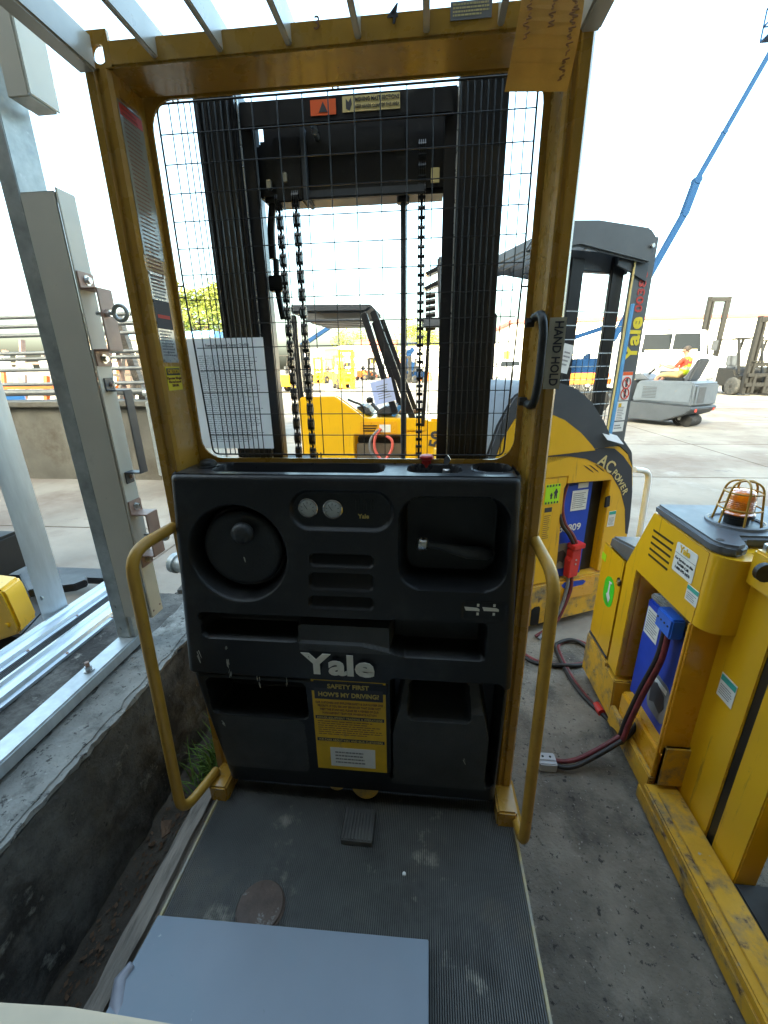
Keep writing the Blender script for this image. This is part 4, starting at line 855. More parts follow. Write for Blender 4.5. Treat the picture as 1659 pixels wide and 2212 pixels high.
pg = onX(1315, 1278, FX); a = plate('green_sticker', (FX-.0004, pg[1], pg[2]), R_, U_, .105, .15, 'sticker_green', dp, r=.052)
prism('key_pictogram', [(FX-.002, pg[1]+dy, pg[2]+dz) for dy, dz in ((.012, .05), (-.02, .058), (-.022, .05), (-.008, .046), (-.010, -.004), (-.026, -.02), (-.018, -.05), (.006, -.032), (.018, -.02), (.006, -.006), (.004, .046))], (-.0008, 0, 0), 'sticker_white', a)
print_lines('print', (FX-.0004, pg[1], pg[2]-.05), (0, -.8, -.25), U_, .06, .03, 4, 'ink', a, 33, .35)
pg = onX(1306, 1203, FX); plate('lime_sticker', (FX-.0004, pg[1]+.004, pg[2]), R_, U_, .045, .035, 'sticker_lime', dp)
pg = onX(1337, 1257, FX); cyl('door_latch', (FX-.002, pg[1], pg[2]), (FX+.002, pg[1], pg[2]), .020, 'grease_black', dp); cyl('latch_core', (FX-.006, pg[1], pg[2]), (FX-.002, pg[1], pg[2]), .011, 'steel', dp)
# near end: jamb, foot, uprights and platform
box('jamb', (FX+.001, 1.255, .25), (1.19, 1.2622, .795), 'yellow', T3, .002); box('jamb_edge', (FX-.003, 1.2625, .13), (FX+.012, 1.275, .795), 'yellow', T3, .002)
box('jamb_foot', (FX+.004, 1.238, .112), (1.185, 1.2545, .30), 'yellow_worn', T3, .01)
box('outrigger', (1.055, -.4, .02), (1.172, 1.262, .10), 'yellow_worn', T3, .006); box('outrigger_lip', (1.048, -.4, .015), (1.0545, 1.28, .075), 'yellow_worn', T3, .003); box('wear_plate', (1.085, -.4, .1005), (1.165, 1.22, .107), 'yellow_worn', T3, .002)
UP = box('upright_panel', (1.173, 1.085, .06), (1.195, 1.262, 1.04), 'yellow_clean', T3, .003); box('upright_panel', (1.1735, .945, .06), (1.24, 1.055, 1.06), 'yellow_clean', T3, .004)
box('upright_web', (1.178, 1.0555, .06), (1.26, 1.0845, 1.0), 'grease_black', T3, 0)
box('upright_block', (1.15, 1.10, .985), (1.26, 1.20, 1.095), 'yellow_clean', T3, .006)
p = onY(1648, 1234, 1.099); cyl('roller', (p[0], 1.0995, p[2]-.0), (p[0], 1.085, p[2]), .026, 'black_plastic', T3); p = onY(1612, 1237, 1.2); cyl('block_pin', (1.149, 1.15, 1.03), (1.14, 1.15, 1.03), .008, 'steel', T3); cyl('block_bolt', (1.175, 1.18, 1.095), (1.175, 1.18, 1.115), .014, 'steel', T3, n=6)
box('column_black', (1.185, 1.145, 1.096), (1.24, 1.195, 1.9), 'mast_black', T3, .004)
a = plate('notice_sticker', (1.1722, 1.172, .62), R_, U_, .07, .085, 'sticker_white', UP); plate('notice_band', (1.1722, 1.172, .648), R_, U_, .066, .02, 'ink_teal', a, t=.0018); print_lines('print', (1.1722, 1.172, .608), R_, U_, .056, .04, 5, 'ink_grey', a, 35, .4)
box('operator_platform', (1.172, -.4, .06), (1.9, .944, .098), 'rubber_tread', T3, .004)
tube('grab_bar', [(1.36, 1.02, .55), (1.23, .93, .30), (1.26, .72, .16), (1.30, .5, .14)], .016, 'yellow_bar', T3, n=12, fillet=.05)
box('rear_panel', (1.30, .30, .10), (1.36, .93, 1.2), 'yellow_clean', T3, .006)
cyl('caster', (1.10, 1.92, .045), (1.16, 1.92, .045), .045, 'tyre', T3)
# loose connector with its two cables
CN = empty('charge_connector', (.84, 1.33, .004), 'grey charging connector lying on asphalt with red and black cables', 'connector')
p = onZ(1181, 1645, .03); px_, py_ = p[0], p[1]
hb_ = box('connector_body', (px_-.035, py_-.03, .005), (px_+.035, py_+.03, .048), 'grey_plastic', CN, .004)
box('connector_ridge', (px_-.033, py_-.012, .0485), (px_+.033, py_+.012, .053), 'grey_plastic', hb_, .002)
for dx in (-.018, .012): cyl('screw', (px_+dx, py_+.004, .053), (px_+dx, py_+.004, .0545), .005, 'machine_brown', hb_, n=10)
e0 = (1.10, 1.30, .19)
for dy, m_ in ((.012, 'cable_red'), (-.012, 'cable_black')): tube('cable', curve([(px_+.03, py_+dy, .026), (px_+.09, py_+dy*1.2-.005, .03), (px_+.17, py_+.015+dy, .055), (1.06, py_+.06+dy, .14), (1.11, py_+.10+dy*2, .20), (1.2, py_+.13+dy, .21)], 8), .0095, m_, CN, n=10)
# cable loop on the ground by the reach truck
CL = empty('ground_cable', (1.0, 2.0, 0), 'dark twin charging cable looped on the ground between the trucks', 'cable')
gpx = ((1325, 1562), (1290, 1530), (1262, 1500), (1235, 1462), (1207, 1405), (1213, 1388), (1240, 1383), (1268, 1393), (1285, 1415), (1262, 1432), (1215, 1437), (1160, 1428), (1120, 1405))
for d, m_ in ((0, 'cable_red'), (.024, 'cable_black')):
    gpts = [(1.105, 1.40+d, .67), (1.095, 1.39+d, .55), (1.08, 1.42+d, .38), (1.058, 1.43+d, .22), (1.045, 1.44+d, .10)]
    gpts += [(q[0]-d*.6, q[1]+d*(.5 if i < 5 else -.6), .016+(d*.5 if i in (5, 6, 10) else 0)) for i, q in enumerate(onZ(u, v, .016) for u, v in gpx)]
    tube('cable_strand', curve(gpts, 8), .0105, m_, CL, n=10)
t0, t1 = onZ(1300, 1540, .02), onZ(1288, 1522, .02); cyl('cable_tape', tuple(t0), tuple(t1), .019, 'red_plastic', CL)
# ================================================================ REACH TRUCK behind it (AC POWER)
TA = RAD(25); T2o = Vector((1.055, 2.42, 0)); TU = Vector((math.cos(TA), math.sin(TA), 0)); TW = Vector((math.sin(TA), -math.cos(TA), 0))
T2 = empty('reach_truck', T2o, 'yellow reach truck with black mast, rounded black hood and blue numbered battery', 'forklift')
def L2(s, z, w=0): return T2o+TU*s+TW*w+Vector((0, 0, z))
def px2(u, v, w=0):
    r = ray(u, v); o = np.array(T2o+TW*w); Wn = np.array(TW); t = ((o-CAM_POS)@Wn)/(r@Wn); p = Vector(CAM_POS+t*r)-T2o; return p.dot(TU), p.z
def f2(name, pts, w0, w1, m, bevel=.004, par=None): return prism(name, [L2(s, z, w0) for s, z in pts], TW*(w1-w0), m, par or T2, bevel)
c4p = lambda x, y, w=0: px2(1124.5+x*.186, 932.5+y*.186, w)
# body side: pieces round the battery opening
f2('body_side', [(-.62, .34), (-.62, 1.00), (-.05, 1.00), (-.05, .955), (-.062, .93), (-.04, .34)], -.03, 0, 'yellow_clean')
f2('body_side', [(-.049, .957), (-.049, 1.00), (-.62, 1.001), (-.60, 1.14), (.14, 1.15), (.30, 1.142), (.375, 1.09), (.43, 1.005), (.455, .90), (.485, .60), (.50, .345), (.283, .345), (.272, .945)], -.03, .0, 'yellow_clean')
f2('base_skirt', [(-.62, .045), (-.62, .335), (.50, .335), (.50, .06), (.30, .05)], -.6, .004, 'yellow_worn', .01)
f2('base_panel', [(-.03, .20), (-.03, .33), (.268, .326), (.262, .19)], .0045, .012, 'yellow', .004)
prism('hand_slot', [L2(s, z, .0125) for s, z in ((.01, .29), (.0, .306), (.02, .322), (.17, .312), (.188, .298), (.17, .28), (.03, .275))], TW*.0008, 'battery_blue', T2)
f2('axle_slot', [(-.20, .06), (-.20, .17), (-.18, .185), (-.145, .185), (-.135, .17), (-.135, .05)], .0045, .006, 'grease_black', 0)
f2('body_core', [(-.60, .34), (-.60, 1.10), (-.07, 1.10), (-.07, .34)], -.6, -.031, 'yellow_clean'); f2('body_core', [(.285, .345), (.285, 1.10), (.42, .99), (.49, .40)], -.6, -.031, 'yellow_clean')
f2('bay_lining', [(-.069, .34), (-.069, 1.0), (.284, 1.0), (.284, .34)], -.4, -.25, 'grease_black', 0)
b2 = f2('battery', [(-.065, .34), (-.065, .93), (.175, .95), (.175, .34)], -.24, -.03, 'battery_blue', .006)
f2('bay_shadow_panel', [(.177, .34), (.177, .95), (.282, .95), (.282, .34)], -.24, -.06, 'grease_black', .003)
a = plate('battery_label', L2(.085, .835, -.029), TU, (0, 0, 1), .115, .125, 'sticker_white', b2); print_lines('print', L2(.085, .835, -.029), TU, (0, 0, 1), .10, .10, 8, 'ink_grey', a, 41, .4)
plate('battery_label', L2(.10, .925, -.029), TU, (0, 0, 1), .075, .03, 'sticker_white', b2)
text('battery_number', '036809', .062, L2(.025, .665, -.029), TU, (0, 0, 1), 'sticker_white', b2, bold=.012, width=.195)
a = plate('battery_emblem', L2(-.005, .485, -.029), TU, (0, 0, 1), .105, .17, 'ink_grey', b2, r=.02); prism('emblem_shape', [L2(-.005+ds, .485+dz, -.0275) for ds, dz in ((-.045, -.02), (-.03, .03), (.02, .04), (.045, .01), (.03, -.05), (0, -.03), (-.03, -.06))], TW*.0008, 'ink', a)
# swoosh with lettering
sw = [c4p(*q) for q in ((-350, 330), (350, 262), (720, 225), (940, 185), (1090, 195), (1190, 280), (1290, 420), (1296, 700), (1270, 1000), (1240, 1190), (1215, 1180), (1212, 900), (1160, 690), (1060, 510), (940, 400), (760, 315), (540, 282), (350, 290), (-350, 360))]
prism('black_swoosh', [L2(s, z, .0005) for s, z in sw], TW*.0008, 'ink', T2)
for ch_, u, v, rot, sz in (('A', 955, 345, -32, .095), ('C', 1035, 405, -38, .095), ('P', 1088, 478, -46, .055), ('O', 1118, 525, -52, .055), ('W', 1152, 578, -57, .055), ('E', 1183, 640, -62, .055), ('R', 1206, 695, -68, .055)):
    s, z = c4p(u, v); r = RAD(rot); text('hood_lettering', ch_, sz, L2(s, z, .001), TU*math.cos(r)+Vector((0, 0, math.sin(r))), TU*-math.sin(r)+Vector((0, 0, math.cos(r))), 'sticker_cream', T2, bold=.015)
for u, v in ((790, 435), (850, 430), (915, 422)):
    s, z = c4p(u, v); prism('vent_slit', [L2(s+ds, z+dz, .0005) for ds, dz in ((-.042, .027), (-.02, .018), (.03, -.014), (.042, -.027), (.01, -.008))], TW*.0008, 'grease_black', T2)
s, z = c4p(370, 725); a = plate('lime_sticker', L2(s, z, .0002), TU, (0, 0, 1), .10, .115, 'sticker_lime', T2)
for k in range(5):
    for q in (.05, -.05): plate('hazard_dash', L2(s-.04+.02*k, z+q, .0002), TU, (0, 0, 1), .010, .012, 'ink', a, t=.0018)
for ds, h in ((.022, .058), (-.008, .036)):
    prism('person_pictogram', [L2(s+ds+x*h, z-.028+y*h, .0018) for x, y in ((-.16, 0), (-.04, 0), (0, .4), (.06, 0), (.18, 0), (.14, .5), (.26, .62), (.14, .82), (.09, .86), (.1, 1), (-.08, 1), (-.07, .86), (-.14, .82), (-.26, .55), (-.14, .5))], TW*.0006, 'ink', a)
s, z = c4p(300, 1070); a = plate('instruction_decal', L2(s, z, .0002), TU, (0, 0, 1), .055, .20, 'sticker_yellow', T2); plate('decal_band', L2(s, z+.085, .0002), TU, (0, 0, 1), .05, .028, 'ink', a, t=.0018); print_lines('print', L2(s, z-.02, .0002), TU, (0, 0, 1), .045, .15, 12, 'ink_brown', a, 43, .4)
s, z = c4p(1055, 1010); a = plate('notice_sticker', L2(s, z, .0002), TU, (0, 0, 1), .055, .10, 'sticker_white', T2); plate('notice_band', L2(s, z+.038, .0002), TU, (0, 0, 1), .052, .02, 'ink_teal', a, t=.0018); print_lines('print', L2(s, z-.015, .0002), TU, (0, 0, 1), .042, .05, 6, 'ink_grey', a, 44, .4)
s, z = c4p(1000, 810); f2('latch', [(s-.018, z-.035), (s-.02, z+.03), (s+.012, z+.038), (s+.02, z-.03)], .0005, .012, 'machine_brown', .003)
# rounded hood
dome = [(-.60, 1.00), (-.585, 1.16), (-.536, 1.309), (-.455, 1.45), (-.323, 1.512), (-.20, 1.515), (-.06, 1.475), (.06, 1.40), (.17, 1.285), (.25, 1.18), (.28, 1.142), (.05, 1.12)]
f2('hood', dome, -.55, .0, 'dark_grey', .012)
yarc = [(-.56, 1.02), (-.545, 1.12), (-.50, 1.24), (-.44, 1.335), (-.36, 1.375), (-.25, 1.365), (-.12, 1.315), (0, 1.24), (.09, 1.165), (.12, 1.135), (-.2, 1.13)]
f2('hood_yellow_panel', yarc, .0005, .004, 'yellow_clean', .001)
f2('hood_rear', [(.20, 1.143), (.19, 1.20), (.33, 1.185), (.42, 1.10), (.455, .98), (.43, 1.005), (.375, 1.09), (.30, 1.143)], -.5, -.01, 'dark_grey', .01)
s, z = px2(1318, 950); pp = plate('envelope', L2(s, 1.20, .012), TU*.9-Vector((0, 0, .25)), Vector((0, 0, .6))-TW*.8, .13, .07, 'paper', None, t=.002); tag(pp, 'white labelled envelope lying on the reach truck hood', 'paper')
tube('white_grab_bar', [L2(*c4p(1320, 440, -.05), -.05), L2(*c4p(1500, 460, -.05), -.05), L2(*c4p(1400, 1080, -.05), -.05), L2(*c4p(1330, 1500, -.05), -.05)], .018, 'white_paint', T2, n=10, fillet=.06)
# red connector and cables
s0, z0 = .06, .455
RC = f2('red_connector', [(s0-.032, z0-.10), (s0-.036, z0+.02), (s0-.026, z0+.03), (s0-.026, z0+.085), (s0+.04, z0+.09), (s0+.044, z0+.02), (s0+.036, z0-.095)], -.02, .03, 'red_plastic', .004); f2('connector_flange', [(s0-.03, z0+.092), (s0-.03, z0+.12), (s0+.052, z0+.126), (s0+.052, z0+.097)], -.02, .045, 'red_plastic', .003, RC)
for dz in (.02, -.008): cyl('rivet', L2(s0+.008, z0+dz, .03), L2(s0+.008, z0+dz, .033), .006, 'steel', RC, n=10)
for d, m_ in ((0, 'cable_red'), (-.022, 'cable_black')): tube('connector_cable', curve([L2(-.02+d, .95, -.03), L2(-.045+d, .83, -.02), L2(-.03+d, .72, .0), L2(.03+d, .64, .01), L2(s0+.012+d, .575, .01)], 8), .0115, m_, T2, n=10)
for d, m_ in ((.012, 'cable_red'), (-.014, 'cable_grey')): tube('connector_cable', curve([L2(s0+d, .36, .01), L2(s0+d*1.3-.006, .27, .02), L2(s0-.05+d, .16, .035), L2(-.06+d, .07, .05), L2(-.20, .02, .08-d)], 8), .0105, m_, T2, n=10)
# mast of the reach truck
MWo = -.45
def m2(u, v, w=MWo): return px2(u, v, w)
sR = m2(1345, 960)[0]
f2('mast_rail', [(sR-.15, .3), (sR-.15, 2.335), (sR+.01, 2.335), (sR+.01, .3)], MWo-.03, MWo, 'mast_grey', .003)
f2('mast_rail', [(sR-.29, .3), (sR-.29, 2.22), (sR-.19, 2.22), (sR-.19, .3)], MWo-.06, MWo-.03, 'mast_black', .006); f2('mast_rail', [(sR-.60, .9), (sR-.60, 2.2), (sR-.50, 2.2), (sR-.50, .9)], MWo-.08, MWo-.04, 'mast_black', .006)
f2('mast_crosshead', [(sR-.62, 2.13), (sR-.62, 2.24), (sR-.14, 2.24), (sR-.14, 2.13)], MWo-.1, MWo-.05, 'dark_grey', .006)
f2('mast_gusset', [(sR-.30, 2.16), (sR-.30, 2.24), (sR-.05, 2.22), (sR-.05, 2.08), (sR-.20, 2.13)], MWo+.002, MWo+.012, 'dark_grey', .003)
GR = f2('guard_arm', [(sR-1.0, 2.18), (sR-.92, 2.29), (sR-.74, 2.355), (sR-.5, 2.375), (sR-.11, 2.365), (sR-.06, 2.33), (sR-.045, 2.25), (sR-.08, 2.175), (sR-.40, 2.21), (sR-.62, 2.235), (sR-.82, 2.20)], MWo+.014, MWo+.044, 'mast_grey', .012)
cyl('arm_pin', L2(sR-.09, 2.27, MWo+.044), L2(sR-.09, 2.27, MWo+.06), .012, 'steel', GR)
f2('guard_arm', [(sR-.95, 2.12), (sR-.97, 2.18), (sR-.86, 2.28), (sR-.65, 2.32), (sR-.05, 2.28), (sR-.05, 2.16), (sR-.40, 2.20), (sR-.62, 2.22), (sR-.82, 2.18)], MWo-.72, MWo-.70, 'dark_grey', .006)
for k in range(7): MB().bar(L2(sR-.90+.11*k, 2.22+.04*math.sin(k*.5), MWo-.695), L2(sR-.90+.11*k, 2.25+.04*math.sin(k*.5), MWo+.013), .02, .045).build('guard_slat', 'dark_grey', T2)
for k, zq in enumerate((1.02, 1.10, 1.18, 1.26, 1.34, 1.42, 1.50, 1.58, 1.66, 1.74, 1.82, 1.90)): cyl('mesh_wire', L2(sR-.64, zq, MWo+.01), L2(sR-.19, zq, MWo+.01), .003, 'galvanised', T2, n=6)
for k in range(9): cyl('mesh_wire', L2(sR-.62+.05*k, 1.0, MWo+.012), L2(sR-.62+.05*k, 1.66, MWo+.012), .002, 'machine_brown', T2, n=6)
tube('blue_hose', curve([L2(sR-.15, 1.95, MWo+.03), L2(sR-.155, 1.6, MWo+.03), L2(sR-.16, 1.3, MWo+.03), L2(sR-.17, .95, MWo+.03)]), .012, 'roof_blue', T2, n=8)
tube('pale_hose', curve([L2(sR-.175, 2.2, MWo+.02), L2(sR-.175, 1.6, MWo+.02), L2(sR-.185, 1.0, MWo+.02)]), .007, 'sticker_cream', T2, n=8)
def mz(v): return m2(1380-(v-680)*.18, v)[1]
text('mast_lettering', 'Yale', .15, L2(sR-.062, (mz(683)+mz(780))/2, MWo), (0, 0, 1), -TU, 'logo_yellow', T2, bold=.03, width=mz(683)-mz(780)); text('mast_lettering', '00386', .085, L2(sR-.062, (mz(585)+mz(675))/2, MWo), (0, 0, 1), -TU, 'logo_red', T2, bold=.02, width=mz(585)-mz(675))
z0, z1 = mz(865), mz(803); a = plate('pictogram_decal', L2(sR-.062, (z0+z1)/2, MWo+.0002), TU, (0, 0, 1), .088, z1-z0, 'sticker_white', T2); plate('decal_band', L2(sR-.062, z1-.012, MWo+.0002), TU, (0, 0, 1), .086, .022, 'sticker_orange', a, t=.0018)
for zq in (z1-.072, z0+.045):
    MB().tube([L2(sR-.062+.034*math.cos(t), zq+.036*math.sin(t), MWo+.003) for t in [2*math.pi*k/20 for k in range(20)]], .004, 6, closed=True).build('prohibition_ring', 'ink_red', a); MB().bar(L2(sR-.086, zq+.025, MWo+.003), L2(sR-.038, zq-.025, MWo+.003), .004, .004).build('prohibition_bar', 'ink_red', a)
    f2('person_pictogram', [(sR-.068, zq-.028), (sR-.072, zq+.012), (sR-.066, zq+.03), (sR-.056, zq+.03), (sR-.052, zq+.012), (sR-.056, zq-.028)], MWo+.002, MWo+.003, 'ink', 0, a)
z0, z1 = mz(908), mz(867); a = plate('notice_decal', L2(sR-.072, (z0+z1)/2, MWo+.0002), TU, (0, 0, 1), .10, z1-z0, 'sticker_white', T2); plate('decal_logo', L2(sR-.088, z1-.025, MWo+.0002), TU, (0, 0, 1), .026, .026, 'sticker_yellow', a, t=.0018); print_lines('print', L2(sR-.072, z0+.05, MWo+.0002), TU, (0, 0, 1), .06, .09, 8, 'ink_grey', a, 51, .45)
z0, z1 = mz(932), mz(911); a = plate('notice_decal', L2(sR-.074, (z0+z1)/2, MWo+.0002), TU, (0, 0, 1), .10, z1-z0, 'sticker_white', T2); print_lines('print', L2(sR-.074, (z0+z1)/2, MWo+.0002), TU, (0, 0, 1), .07, .035, 2, 'ink_grey', a, 52, .5)
pt = px2(1222, 775, -.30); ht = plate('paper_tag', L2(pt[0], pt[1], -.30), TU*.97-Vector((0, 0, .2)), Vector((0, 0, .97))+TU*.2, .075, .16, 'paper', None, t=.001); tag(ht, 'white paper tag tied to the reach truck mesh', 'tag'); print_lines('print', L2(pt[0], pt[1], -.298), TU*.97-Vector((0, 0, .2)), Vector((0, 0, .97))+TU*.2, .05, .09, 4, 'ink_grey', ht, 53, .4)
wheel('load_wheel', L2(.30, .10, -.3), TW, .10, .12, T2)
# ================================================================ FORKLIFT seen through the mesh
F1 = empty('counterbalance_forklift', (-.2, 4.7, 0), 'bright yellow electric forklift with black overhead guard seen through the mesh', 'forklift')
def fy(name, pts, y0, y1, m, bevel=.01, par=None): return prism(name, [(x, y0, z) for x, z in pts], (0, y1-y0, 0), m, par or F1, bevel)
fy('body', [(-1.06, .30), (-1.06, 1.30), (-1.02, 1.328), (-.685, 1.327), (-.402, 1.118), (.20, 1.112), (.20, .99), (-.02, .99), (-.03, .955), (-.50, .955), (-.515, .93), (-.515, .30)], 4.2, 4.26, 'yellow_clean')
fy('body', [(.201, 1.112), (.36, .985), (.60, .86), (.66, .60), (.66, .28), (-.02, .28), (-.02, .985), (.201, .985)], 4.2, 4.26, 'yellow_clean')
fy('body_core', [(-.90, .30), (-.90, 1.32), (-.70, 1.32), (-.41, 1.10), (.19, 1.10), (.35, .96), (.62, .82), (.62, .30)], 4.40, 5.15, 'yellow_clean')
fy('battery', [(-.50, .30), (-.50, .86), (-.03, .86), (-.03, .30)], 4.24, 4.39, 'battery_tan'); fy('battery_top', [(-.49, .861), (-.49, .93), (-.04, .93), (-.04, .861)], 4.27, 4.39, 'grease_black')
vp = fy('vent_panel', [(-.455, .965), (-.445, 1.085), (-.08, 1.085), (-.075, .965)], 4.192, 4.1995, 'yellow', .002)
for k in range(3): box('vent_slot', (-.42, 4.188, .99+.025*k), (-.30+.01*k, 4.1915, 1.002+.025*k), 'grease_black', vp, 0); box('vent_slot', (.27+.05*k, 4.196, .975-.022*k), (.41+.05*k-.03*k, 4.1995, .985-.022*k), 'grease_black', F1, 0)
plate('battery_tag', (-.20, 4.19, 1.02), (1, 0, 0), (0, 0, 1), .11, .075, 'sticker_white', vp)
for pts, m_ in ((((-.24, 1.02), (-.30, .93), (-.30, .80), (-.22, .70), (-.14, .80), (-.13, .90), (-.19, .95)), 'cable_pink'), (((-.26, 1.01), (-.34, .92), (-.35, .80), (-.29, .72)), 'cable_grey')): tube('battery_cable', curve([(x, 4.18, z) for x, z in pts]), .014, m_, F1, n=8)
rf = fy('guard_roof', [(-1.10, 2.085), (-1.10, 2.16), (-.34, 2.145), (-.30, 2.13), (-.38, 2.075)], 4.25, 5.15, 'dark_grey', .02)
for k in range(5): fy('guard_slat', [(-.96+.01*k, 2.012+.0*k), (-.96+.01*k, 2.03), (-.42, 2.03), (-.42, 2.012)], 4.27+.18*k, 4.37+.18*k, 'cover_grey', .003, rf)
for y in (4.27, 5.08):
    MB().bar((-.395, y, 2.07), (-.10, y, 1.15), .05, .06).build('guard_pillar', 'mast_black', F1, bevel=.008); MB().bar((-.31, y+.03, 2.09), (.09, y+.03, 1.05), .05, .06).build('guard_pillar', 'mast_black', F1, bevel=.008); (y < 4.5) and MB().bar((-1.07, y, 2.07), (-1.04, y, .9), .05, .06).build('guard_pillar', 'mast_black', F1, bevel=.008)
tube('floor_cable', curve([(-.62, 4.5, 1.28), (-.55, 4.5, 1.25), (-.48, 4.5, 1.22), (-.45, 4.5, 1.14)]), .012, 'mast_black', F1)
fy('seat_cushion', [(-.34, 1.115), (-.30, 1.17), (-.20, 1.22), (-.10, 1.20), (-.10, 1.115)], 4.45, 4.95, 'dark_grey', .02); fy('console_hump', [(-.52, 1.12), (-.55, 1.20), (-.42, 1.21), (-.36, 1.12)], 4.5, 4.9, 'dark_grey', .02)
tube('steering_column', [(-.28, 4.6, 1.12), (-.38, 4.6, 1.23)], .02, 'dark_grey', F1); MB().lathe((-.40, 4.6, 1.235), (0, 0, 1), [(.03, 0), (.04, .02), (.035, .05), (.01, .06)], 16).build('steering_knob', 'machine_brown', F1, smooth=50)
wheel('drive_wheel', (.40, 4.30, .23), (0, 1, 0), .23, .14, F1); wheel('drive_wheel', (.40, 5.05, .23), (0, 1, 0), .23, .14, F1); wheel('steer_wheel', (-.62, 4.6, .2), (0, 1, 0), .2, .14, F1)
box('mast', (.72, 4.35, .1), (.84, 5.0, 2.05), 'mast_black', F1, .01)
pp = plate('paper_sheet', (-.22, 4.24, 1.37), (.95, 0, .22), (-.22, 0, .95), .21, .22, 'paper_blue', None, t=.002); tag(pp, 'pale blue paper sheet taped to the middle forklift guard pillar', 'paper'); print_lines('print', (-.21, 4.239, 1.37), (.95, 0, .22), (-.22, 0, .95), .13, .14, 6, 'ink_grey', pp, 61, .35)
rg = MB()
for k in range(6): rg.lathe((.0+.035*k-.06, 4.5, 1.118+.006*(k % 3)), (random.Random(k).uniform(-.3, .3), .2, 1), [(.02, 0), (.035, .02), (.03, .04), (.01, .05)], 9)
tag(rg.build('rag_heap', 'leaf_litter', smooth=40), 'crumpled rags on top of the middle forklift body', 'rags')
tag(prism('blue_folder', [(-.155, 4.4, 1.12), (-.12, 4.4, 1.105), (-.04, 4.4, 1.21), (-.075, 4.4, 1.225)], (0, .02, 0), 'roof_blue'), 'blue folder leaning on the middle forklift body', 'folder')
tag(prism('red_folder', [(-.05, 4.43, 1.115), (-.015, 4.43, 1.13), (0, 4.43, 1.215), (-.045, 4.43, 1.225)], (0, .02, 0), 'red_plastic'), 'red folder beside the blue one on the middle forklift', 'folder')
# second order picker, mostly hidden behind the right mast rail
F2 = empty('hidden_order_picker', (.25, 3.6, 0), 'yellow truck with slim black mast half hidden behind the right mast rail', 'forklift')
a, b = onY(926, 905, 3.5), onY(962, 985, 3.5)
box('body', (a[0], 3.5, .1), (.62, 4.0, a[2]), 'yellow_clean', F2, .02); p = onY(938, 950, 3.499); text('side_lettering', '50', .14, (p[0]+.02, 3.499, p[2]), (.2, 0, 1), (-1, 0, .2), 'ink', F2, bold=.03)
a, b = onY(946, 600, 3.7), onY(962, 900, 3.7); 
MB().bar((a[0]+.02, 3.7, 2.38), (b[0]+.0, 3.7, 1.0), .07, .06).build('mast_rail', 'dark_grey', F2, bevel=.01); MB().bar((a[0]-.06, 3.75, 1.9), (a[0]-.10, 3.75, 1.1), .03, .03).build('mast_rail', 'grease_black', F2)
for u, v in ((935, 583), (932, 615)): p = onY(u, v, 3.7); prism('mast_bracket', [(p[0]-.06, 3.68, p[2]-.02), (p[0]+.12, 3.68, p[2]+.06), (p[0]+.12, 3.68, p[2]+.02), (p[0]-.04, 3.68, p[2]-.04)], (0, .1, 0), 'mast_black', F2)
for k in range(6): p = onY(927, 640+14*k, 3.7); cyl('hose_fitting', (p[0]-.03, 3.7, p[2]), (p[0]+.05, 3.7, p[2]+.01), .02, 'grease_black', F2)
p = onY(928, 700, 3.7); box('work_lamp', (p[0]-.06, 3.62, p[2]-.03), (p[0]+.10, 3.7, p[2]+.04), 'cover_grey', F2, .01)

# ================================================================ LEFT: dock wall, railing, scrap, forklift corner
DW = empty('dock_wall', (-6, 6, 0), 'stained concrete dock wall under the pipe railing in the left background', 'wall')
zt_ = onY(120, 868, 5.9)[2]
rough_block('wall_block', (-12, 5.9, -.05), (-2.95, 6.4, zt_-.08), 'dock_concrete', DW, step=.15, amp=.02, seed=11, fq=5); rough_block('wall_coping', (-12, 5.82, zt_-.079), (-2.9, 6.45, zt_), 'dock_concrete', DW, step=.15, amp=.012, seed=12, fq=5)
RL = empty('pipe_railing', (-6, 6.1, zt_), 'steel pipe railing on the concrete dock wall', 'railing')
for v in (686, 706, 726, 765, 777, 801, 832, 850):
    z = onY(100, v, 6.1)[2]; cyl('rail_pipe', (-12, 6.1, z), (-3.2, 6.1, z+.02), .028 if v < 840 else .05, 'pipe_dull', RL, n=10)
for x in (-9.2, -7.0, -5.4, -4.3, -3.3): cyl('rail_post', (x, 6.14, zt_), (x, 6.14, onY(100, 680, 6.1)[2]), .03, 'bracket_pink', RL, n=10)
MB().bar((-4.1, 6.3, 1.0), (-4.3, 6.3, 2.35), .10, .10).build('timber_post', 'wood_grey', RL)
R4 = random.Random(21)
def heap(name, label, x, y, w, h, d, m, cat, n=5):
    b = MB()
    for i in range(n): a = R4.uniform(0, .5); cx = x+R4.uniform(-.4, .4)*w; b.bar((cx, y, 0), (cx+R4.uniform(-.1, .1), y+.1, h*R4.uniform(.7, 1)), w/n*R4.uniform(.8, 1.4), d)
    return tag(b.build(name, m), label, cat)
def rack(name, label, x, y, w, h, m, cat, n=9, th=.07):
    E_ = empty(name, (x, y, 0), label, cat)
    for i in range(n):
        cx = x-w/2+w*i/(n-1)+R4.uniform(-.05, .05); MB().bar((cx, y+R4.uniform(0, .3), 0), (cx+R4.uniform(-.25, .25), y+.5, h*R4.uniform(.65, 1)), th*R4.uniform(.6, 1.6), th).build('upright', m, E_)
    for z in (.45*h, .75*h): MB().bar((x-w/2, y+.2, z), (x+w/2, y+.2, z+R4.uniform(-.1, .1)), .06, .06).build('crosspiece', m, E_)
heap('tarp_bundle', 'blue tarp bundle behind the pipe railing', -7.0, 7.2, 1.3, 1.25, .4, 'roof_blue', 'tarp')
rack('timber_stack', 'upright brown timber offcuts behind the railing', -6.1, 8.2, 1.8, 2.0, 'wood_grey', 'timber', 9)
